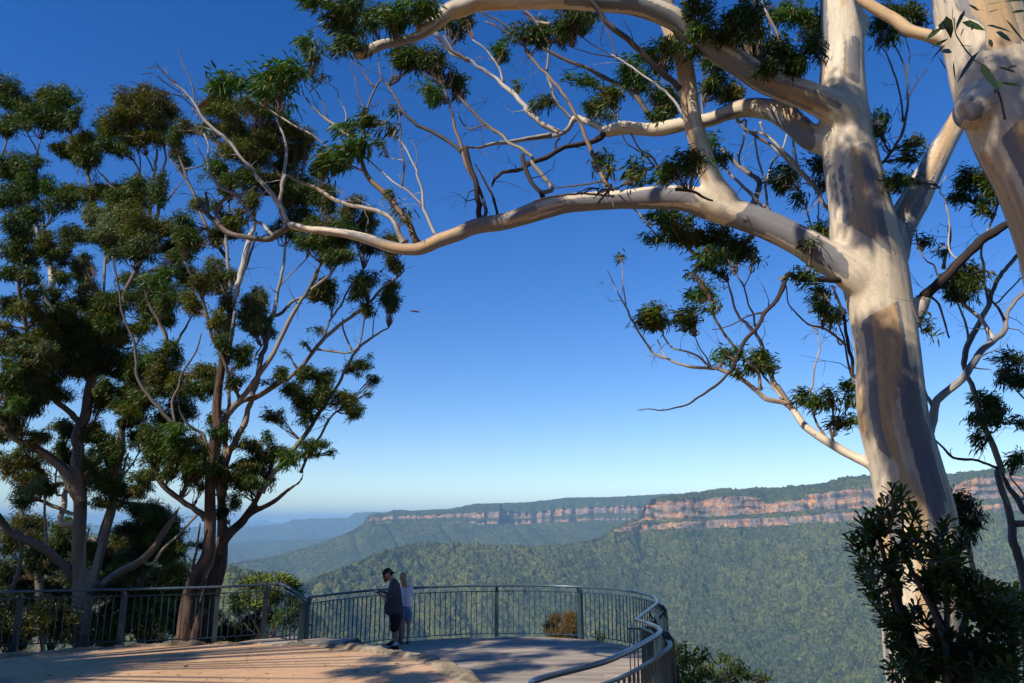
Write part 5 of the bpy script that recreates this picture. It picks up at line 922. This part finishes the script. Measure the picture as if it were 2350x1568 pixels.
def scrub(label, cx, Y, w0, ys, n, seed, tys='kkkdbk'):
    r = np.random.default_rng(seed); it = ' '.join(f"{cx+r.normal(0, w0):.0f},{r.uniform(*ys):.0f},{r.uniform(24, 42):.0f},{r.uniform(18, 32):.0f},{r.choice(list(tys))}" for _ in range(n))
    shrub('understorey_shrub', label, cx, 1520, Y, it, .12, 1.6, .10, (-.2, 0, .2), group='dark shrubs under the left gums')
scrub('dark tangled shrub behind the railing at the far left edge', 20, 18.5, 34, (1370, 1470), 12, 1); scrub('dark tangled shrub behind the railing, between the left edge and the pale gum', 110, 19, 30, (1380, 1470), 11, 2)
scrub('dark tangled shrub just right of the pale gum trunk, behind the railing', 250, 21, 32, (1350, 1470), 12, 3, 'kkdgyk'); scrub('dark green shrub between the pale gum and the red gum, behind the railing', 345, 21, 34, (1340, 1470), 13, 4, 'kdgykk')
scrub('dark shrub further down the slope at the far left, behind the other scrub', 40, 25, 60, (1240, 1440), 22, 11, 'kkkdb'); scrub('dark shrub further down the slope behind the pale gum', 190, 25, 60, (1250, 1440), 24, 12, 'kkkdb'); scrub('dark shrub further down the slope, between the pale gum and the red gum', 330, 26, 50, (1270, 1440), 22, 13, 'kkkdg')
scrub('shrub partly hidden by the trunk of the red gum', 420, 22, 24, (1310, 1460), 10, 5, 'kddgk'); scrub('low dark shrub right of the red gum, under the yellow green shrub', 540, 19.5, 22, (1430, 1480), 7, 6)
# ---- banksia ----
def banksia(name, label, base, Y, stems, seed, tips, Lm=.12, cols=((.028, .058, .016), (.085, .135, .036))):
    r = np.random.default_rng(seed); t = Tree(name, label, 'shrub', tuple(W(*base, Y)), Y, M_BROWN)
    b0 = W(*base, Y); mb = MB(); P_, D_, L_ = [], [], []; hubs = [W(*q, Y) for q in stems]
    for k, h in enumerate(hubs): tube(mb, spline([b0, b0*.5+h*.5+r.normal(0, .06, 3), h], 5), np.linspace(.035, .02, 11), 8, lump=.1, seed=k)
    for tp in tips:
        e_ = W(*tp, Y+r.normal(0, .22)); h = min(hubs, key=lambda q: np.linalg.norm(q-e_)+(1 if q[2] > e_[2]+.1 else 0)); ax = e_-h; L = np.linalg.norm(ax)
        if L < .05: continue
        C = spline([h, h*.5+e_*.5+np.array([0, 0, -.06*L])+r.normal(0, .03, 3), e_], 6); tube(mb, C, np.linspace(.014, .007, len(C)), 6)
        S = np.linalg.norm(np.diff(C, axis=0), axis=1).sum(); reach = min(S, .34); n = int(reach/.34*26)+6
        d = C[-1]-C[-3]; d /= np.linalg.norm(d); d = d*.75+np.array([0, 0, .4]); d /= np.linalg.norm(d)
        for j in range(n):
            u = j/n; idx = (1-u*reach/S)*(len(C)-1); p = np.array([np.interp(idx, range(len(C)), C[:, q]) for q in range(3)])
            an = j*2.4+r.uniform(0, .5); a1 = np.cross(d, [0, 1, .1]); a1 /= np.linalg.norm(a1); a2 = np.cross(d, a1); rad = a1*math.cos(an)+a2*math.sin(an)
            op = .35+1.1*u; P_.append(p); D_.append(d*math.cos(op)+rad*math.sin(op)+r.normal(0, .08, 3)); L_.append(Lm*r.uniform(.7, 1.15)*(.65+.35*min(1, u*4)))
    mb.build('stem', M_BROWN, t.e)
    P_, D_, L_ = np.array(P_), np.array(D_), np.array(L_); n = len(P_); D_ /= np.linalg.norm(D_, axis=1)[:, None]
    S = np.cross(D_, [0, 0, 1.])+r.normal(0, .25, (n, 3)); S -= (S*D_).sum(1)[:, None]*D_; S /= np.linalg.norm(S, axis=1)[:, None]; N = np.cross(S, D_); N *= np.sign(N[:, 2:]+1e-9)
    K = 13; u = np.linspace(0, 1, K); wd = np.interp(u, [0, .12, .5, .8, .94, 1], [.05, .22, .62, 1, .85, .35])*.155; wd = wd*(1+.20*(np.arange(K) % 2)*(u > .25)*(u < .97))
    Vs = []
    for i_, uu in enumerate(u):
        c = P_+D_*(L_*uu)[:, None]+N*(-.18*L_*uu*uu)[:, None]
        for sg in (-1, 0, 1): Vs.append(c+S*(sg*wd[i_]*L_)[:, None]+N*(.05*L_*abs(sg)*(wd[i_]/.155))[:, None])
    V = np.stack(Vs, 1); m_ = K*3; i = np.arange(n)[:, None, None]*m_; rr_ = np.arange(K-1)[None, :, None]*3
    f = np.concatenate([i+rr_+np.array([[[0, 1, 4, 3]]]), i+rr_+np.array([[[1, 2, 5, 4]]])], 1).reshape(-1, 4)
    c0, c1 = map(np.array, cols); cc = c0+(c1-c0)*r.uniform(0, 1, (n, 1)); mb = MB(); mb.add(V.reshape(-1, 3), f, 0, None, np.repeat(cc, m_, 0)); mb.build('foliage', M_BLEAF, t.e, False)
def y5(s): return [(1835.8+float(a.split(',')[0])*.3231, 1061.3+float(a.split(',')[1])*.3231) for a in s.split()]
r = np.random.default_rng(4)
dense = ' '.join(f"{x:.0f},{y:.0f}" for x, y in zip(r.uniform(560, 1560, 150), r.uniform(560, 1600, 150)) if y > 560+.0*x and x > 600+max(0, (y-1100))*.12 and y > 520+max(0, x-850)*.62 and not (560 < y < 1100 and x < 620))
banksia('banksia_shrub', 'dark serrated banksia in the bottom right, in front of the big gum trunk', (2160, 1720), 6.8, y5('720,620 560,520 700,850 900,900 1050,720 1200,1000 700,1150 1000,1250 1350,1150 850,1400 1200,1400 620,760'), 3,
        y5('655,185 725,195 700,260 600,285 770,300 690,330 640,380 820,360 500,370 430,400 560,390 390,500 355,560 340,625 420,560 480,480 520,640 420,740 430,800 450,860 480,960 520,930 560,1060 1070,410 1030,440 1150,520 1000,480 900,500 1140,640 960,560 800,480 840,540 640,640 650,720 650,1280 640,1440 650,1500 660,1150 620,1040 1250,800 1300,840 1390,910 1180,820 1330,900 1420,980 1290,960 1480,1060 1380,1100 1450,1180 1540,1160 1400,1260 1520,1300 1560,1420 1460,1380 1350,1350 1570,1540 1480,1500 1300,1460 '+dense), .125)
banksia('pale_banksia_shrub', 'lighter green banksia at the bottom right corner, beside the dark one', (2370, 1700), 7.6, y5('1500,1150 1560,1100'), 8, y5('1460,940 1500,930 1540,960 1585,950 1440,1010 1520,1040 1590,1060 1480,1090 1620,980 1560,1180'), .15, ((.07, .12, .03), (.13, .19, .05)))
# litter on the patio
n_ = 240; lx, ly = RNG.uniform(-9, .4, n_), RNG.uniform(11, 15.8, n_); ok = ly < np.interp(lx, np.array(inner)[1:18, 0], np.array(inner)[1:18, 1])-.1; lx, ly = lx[ok], ly[ok]; n_ = len(lx); mb = MB()
Cl = np.stack([lx, ly, np.full(n_, ZP+.012)], -1); Dl = np.stack([RNG.normal(0, 1, n_), RNG.normal(0, 1, n_), np.abs(RNG.normal(0, .06, n_))], -1)
leaves(mb, Cl, Dl, RNG.uniform(.04, .12, n_), .08, np.array([.20, .12, .06])*RNG.uniform(.4, 1.5, (n_, 1)), 0.05); tag(mb.build('leaf_litter', M_LEAF, None, False), 'dry brown gum leaves and bark bits scattered on the tan patio', 'leaf litter', None, 'stuff')
# a stray falling leaf
mb = MB(); c = W(966, 717, 9); leaves(mb, np.array([c]), np.array([[-1, .1, .25]]), [.16], .10, np.array([[.24, .05, .05]]), .6); tag(mb.build('falling_leaf', M_LEAF), 'single dark red leaf falling in open sky left of centre', 'leaf')
# ================= people =================
def flatmat(name, col, rough=.8, spec=.2, nz=None):
    m, n, b = mat(name, rough, spec); o = objco(n); f = noise(n, o, 9 if nz is None else nz[1], 3)
    n.links.new(ramp(n, f, [(.35, tuple(c*.85 for c in col)), (.65, tuple(min(1, c*1.1) for c in col))] if nz is None else [(.42, col), (.50, nz[0]), (.6, col)]), b.inputs['Base Color']); return m
M_SKIN = flatmat('tanned_skin', (.42, .23, .15), .55, .35); M_SKIN2 = flatmat('fair_skin', (.50, .30, .22), .55, .35)
M_TEE = flatmat('dark_grey_cotton', (.055, .06, .075)); M_BLK = flatmat('black_cotton', (.013, .014, .018)); M_WHT = flatmat('white_cotton', (.80, .78, .88))
M_BLU = flatmat('patterned_blue_denim', (.10, .16, .30), .8, .2, ((.30, .38, .52), 22)); M_HAIR = flatmat('blonde_hair', (.46, .27, .11), .6, .3); M_LBR = flatmat('light_brown_hair', (.26, .15, .07), .5, .4); M_BRH = flatmat('brown_hair', (.09, .05, .03), .5, .4)
M_GLS = flatmat('black_plastic', (.01, .01, .012), .15, .6); M_SOCK = flatmat('white_sock', (.75, .75, .78)); M_SHOE = flatmat('black_shoe', (.015, .015, .018), .6)
class Fig:
    def __init__(s, label, px, py, group=None):
        s.o = WZ(px, py, 0.0); s.Y = s.o[1]; s.e = empty('person', tuple(s.o), label, 'person', group); s.k = float(mpp(s.Y, 0))*.139
    def p(s, zx, zy, dy=0): return W(849+zx*.139, 1279.4+zy*.139, s.Y)+np.array([0, dy, 0])
    def blob(s, name, chains, m, vox=.012, smooth=6, sub=5):
        mb = MB()
        for ch in chains:
            fl = None
            if isinstance(ch, tuple): ch, fl = ch
            C = spline([list(s.p(a, b, d))+[r*s.k] for a, b, d, r in ch], sub); P, R = C[:, :3], np.maximum(C[:, 3], .004)
            tube(mb, P, R, 14, 0, True, flat=fl)
            for e_, q, T in ((P[0], R[0], P[0]-P[1]), (P[-1], R[-1], P[-1]-P[-2])):     # rounded ends
                T = T/(np.linalg.norm(T)+1e-9); a = np.linspace(0, 1.45, 6); tube(mb, e_+np.sin(a)[:, None]*T*q, np.cos(a)*q, 14, 0, True, flat=fl)
        o = mb.build(name, m, s.e); md = o.modifiers.new('r', 'REMESH'); md.mode = 'VOXEL'; md.voxel_size = vox; ms = o.modifiers.new('s', 'SMOOTH'); ms.iterations = smooth
        nm = bpy.data.meshes.new_from_object(o.evaluated_get(bpy.context.evaluated_depsgraph_get())); nm.polygons.foreach_set('use_smooth', np.ones(len(nm.polygons), bool)); nm.materials.clear(); nm.materials.append(m)
        bpy.data.objects.remove(o); o = bpy.data.objects.new(name, nm); COL.objects.link(o); o.parent = s.e; return o
def hand(zx, zy, dy, dx, dz, sgn):
    """palm and five curled fingers starting at a wrist"""
    c = [([(zx, zy, dy, 20), (zx+dx*28, zy+dz*28, dy, 24), (zx+dx*50, zy+dz*50, dy, 22)], ((0, 0, 1), .7))]
    for i in range(4):
        y_ = dy+(i-1.5)*.020; L = [38, 44, 41, 32][i]; x0, z0 = zx+dx*50, zy+dz*50
        c.append([(x0, z0, y_, 7), (x0+dx*L*.55, z0+dz*L*.5+5, y_, 6.5), (x0+dx*L*.85-2, z0+dz*L*.5-14, y_, 6), (x0+dx*L*.6, z0-24, y_, 5.5)])
    c.append([(zx+dx*20, zy+dz*20-8, dy+.03*sgn, 8), (zx+dx*42, zy+dz*42-24, dy+.035*sgn, 7), (zx+dx*60, zy-30, dy+.02*sgn, 6)]); return c
m1 = Fig('man in a dark grey t-shirt and backward black cap looking down at his phone', 905, 1489)
yx = (0, 1, 0)
body = [([(430, 980, 0, 100), (415, 850, 0, 112), (400, 700, 0, 112), (400, 560, 0, 98), (400, 450, 0, 78), (385, 395, 0, 52)], (yx, 1.2)),
        [(385, 410, 0, 50), (352, 350, 0, 44), (318, 310, 0, 42)],
        [(318, 262, 0, 62), (292, 268, 0, 66), (276, 310, 0, 58), (270, 352, 0, 44), (262, 388, 0, 30)],
        [(232, 300, 0, 14), (216, 332, 0, 12), (226, 345, 0, 12)], [(238, 366, 0, 14), (234, 376, 0, 12)],           # nose, lips
        ([(318, 292, -.088, 14), (322, 315, -.088, 10)], (yx, .5)), ([(318, 292, .088, 14), (322, 315, .088, 10)], (yx, .5)),   # ears
        [(400, 440, -.17, 52), (385, 520, -.22, 46), (345, 625, -.23, 36), (300, 650, -.22, 33), (240, 628, -.17, 27), (190, 605, -.10, 22)],
        [(390, 440, .17, 52), (370, 520, .22, 44), (325, 610, .22, 34), (260, 600, .16, 28), (205, 575, .08, 22)],
        [(440, 980, -.10, 86), (436, 1100, -.11, 66), (430, 1190, -.11, 50), (442, 1270, -.11, 50), (438, 1360, -.11, 34), (438, 1430, -.11, 28), (430, 1480, -.11, 30)],
        [(420, 980, .11, 86), (400, 1100, .13, 64), (385, 1190, .13, 48), (392, 1260, .13, 48), (378, 1340, .13, 34), (372, 1390, .13, 28), (368, 1425, .13, 28)]]
body += hand(190, 605, -.10, -1, -.35, 1)+hand(205, 575, .07, -1, -.15, -1)
m1.blob('body', body, M_SKIN, .009, 3)
m1.blob('shirt', [([(425, 850, 0, 128), (410, 760, 0, 130), (402, 640, 0, 124), (405, 540, 0, 110), (405, 450, 0, 88), (398, 405, 0, 60)], (yx, 1.2)), ([(455, 880, 0, 104), (300, 885, 0, 62), (300, 780, 0, 60), (380, 700, 0, 90)], (yx, 1.5)),
        ([(395, 870, 0, 120), (390, 800, 0, 130)], (yx, 1.25)), [(405, 440, -.17, 64), (390, 520, -.22, 60), (352, 605, -.23, 56), (335, 635, -.23, 54)], [(395, 440, .17, 62), (372, 520, .22, 58), (335, 600, .22, 52)]], M_TEE, .014, 6)
m1.blob('shorts', [([(430, 900, 0, 112), (430, 1000, 0, 112)], (yx, 1.2)), [(438, 990, -.11, 92), (430, 1080, -.12, 84), (418, 1150, -.12, 78)], [(415, 990, .12, 92), (400, 1080, .13, 80), (388, 1140, .13, 72)]], M_BLK, .014, 5)
m1.blob('cap', [([(262, 262, 0, 62), (290, 236, 0, 66), (328, 258, 0, 58)], (yx, 1.05)), ([(352, 262, 0, 22), (395, 256, 0, 14), (418, 247, 0, 8)], (yx, 3.2))], M_BLK, .009, 4)
m1.blob('cap_mark', [[(335, 232, -.082, 5), (352, 222, -.07, 5)]], M_WHT, .005, 0)
m1.blob('sunglasses', [([(228, 318, -.03, 14), (240, 314, -.065, 12), (300, 300, -.09, 4)], None), [(228, 318, .03, 14), (240, 314, .065, 12), (300, 300, .09, 4)], [(226, 316, -.03, 6), (226, 316, .03, 6)]], M_GLS, .006, 1)
m1.blob('beard', [[(262, 352, -.03, 26), (258, 388, 0, 25), (262, 352, .03, 24)], [(300, 330, -.055, 12), (275, 372, -.045, 18)]], M_BRH, .008, 3)
for nm_, a, b_ in (('sock', 438, -.11), ('sock', 371, .13)):
    y0 = 1400 if b_ < 0 else 1370; m1.blob(nm_, [[(a, y0, b_, 34), (a, y0+40, b_, 34), (a-4, y0+80, b_, 38)]], M_SOCK, .010, 2)
m1.blob('shoe', [([(462, 1492, -.11, 34), (410, 1488, -.11, 42), (350, 1500, -.11, 34), (312, 1508, -.11, 26)], (yx, .9)), [(440, 1460, -.11, 42)]*1+[(440, 1480, -.11, 42)]], M_SHOE, .010, 3)
m1.blob('shoe', [([(395, 1440, .13, 34), (350, 1436, .13, 40), (310, 1446, .13, 32), (282, 1452, .13, 26)], (yx, .9)), [(372, 1408, .13, 42), (372, 1425, .13, 42)]], M_SHOE, .010, 3)
mb = MB(); c = m1.p(128, 558, -.015); obb(mb, c, np.array([-.062, 0, .028]), (0, .038, 0), np.array([.003, 0, .005])); tag(mb.build('phone', M_GLS, None, False), 'black phone held in the hands of the man in the cap', 'phone')
w1 = Fig('woman with a blonde ponytail in a white top and blue shorts, leaning on the railing', 929, 1477)
body = [([(596, 930, 0, 74), (606, 830, 0, 66), (606, 700, 0, 62), (604, 580, 0, 68), (602, 490, 0, 74), (592, 452, 0, 40)], (yx, .72)), [(590, 460, 0, 30), (572, 415, .02, 27), (556, 380, .02, 28)],
        [(548, 310, .01, 50), (545, 335, .02, 50), (543, 360, .05, 40), (541, 385, .07, 24)], [(541, 350, .125, 9), (541, 362, .135, 8)], [(541, 376, .115, 9), (543, 376, .115, 9)],
        ([(498, 342, .02, 10), (500, 358, .02, 8)], None), ([(590, 342, .02, 10), (588, 358, .02, 8)], None),
        [(660, 492, 0, 32), (684, 560, .02, 27), (688, 640, .05, 22), (668, 600, .20, 19), (650, 560, .30, 16)], [(548, 492, 0, 32), (528, 560, .02, 27), (524, 640, .05, 22), (545, 600, .2, 19), (560, 560, .30, 16)],
        [(632, 920, 0, 58), (640, 1030, 0, 46), (634, 1130, 0, 33), (640, 1200, -.01, 34), (622, 1320, 0, 20), (618, 1390, 0, 20)], [(560, 920, 0, 58), (552, 1030, 0, 46), (546, 1130, 0, 33), (548, 1200, -.01, 34), (532, 1320, 0, 20), (528, 1395, 0, 20)]]
for hx, sg in ((650, -1), (560, 1)):
    body.append(([(hx, 560, .30, 15), (hx, 552, .35, 19), (hx, 552, .38, 18)], ((0, 0, 1), .6)))
    for i in range(4): body.append([(hx+(i-1.5)*14, 553, .38, 6), (hx+(i-1.5)*15, 558, .42-.004*abs(i-1), 5.5), (hx+(i-1.5)*15, 574, .43, 5)])
    body.append([(hx+20*sg, 556, .34, 7), (hx+32*sg, 556, .37, 6), (hx+36*sg, 566, .39, 5.5)])
w1.blob('body', body, M_SKIN2, .009, 3)
w1.blob('top', [([(608, 775, 0, 76), (606, 690, 0, 76), (606, 600, 0, 80), (604, 520, 0, 84), (600, 478, 0, 62)], (yx, .8)), [(660, 490, 0, 40), (688, 560, .02, 37), (692, 635, .05, 30), (676, 610, .15, 26)], [(548, 490, 0, 40), (526, 560, .02, 36), (522, 635, .05, 30), (540, 610, .15, 26)]], M_WHT, .011, 3)
w1.blob('shorts', [([(600, 830, 0, 74), (598, 900, 0, 80)], (yx, .8)), [(634, 910, 0, 64), (640, 1000, 0, 58)], [(560, 910, 0, 64), (554, 1000, 0, 58)]], M_BLU, .011, 3)
w1.blob('hair', [([(548, 305, -.005, 58), (544, 330, 0, 56), (543, 352, .0, 48)], None)], M_LBR, .009, 3)
w1.blob('ponytail', [[(545, 296, -.075, 34), (554, 340, -.09, 32), (566, 390, -.10, 50), (580, 430, -.10, 48), (598, 470, -.10, 34), (606, 492, -.10, 14)], [(566, 330, -.085, 16), (590, 400, -.10, 24), (612, 450, -.10, 14)], [(548, 370, -.09, 20), (552, 430, -.10, 20), (575, 475, -.1, 12)]], M_HAIR, .010, 2)
w1.blob('shoe', [[(618, 1412, -.04, 24), (622, 1418, .06, 26), (626, 1424, .15, 22)]], M_SHOE, .010, 2); w1.blob('shoe', [[(526, 1418, -.04, 24), (518, 1422, .06, 26), (512, 1428, .15, 22)]], M_SHOE, .010, 2)
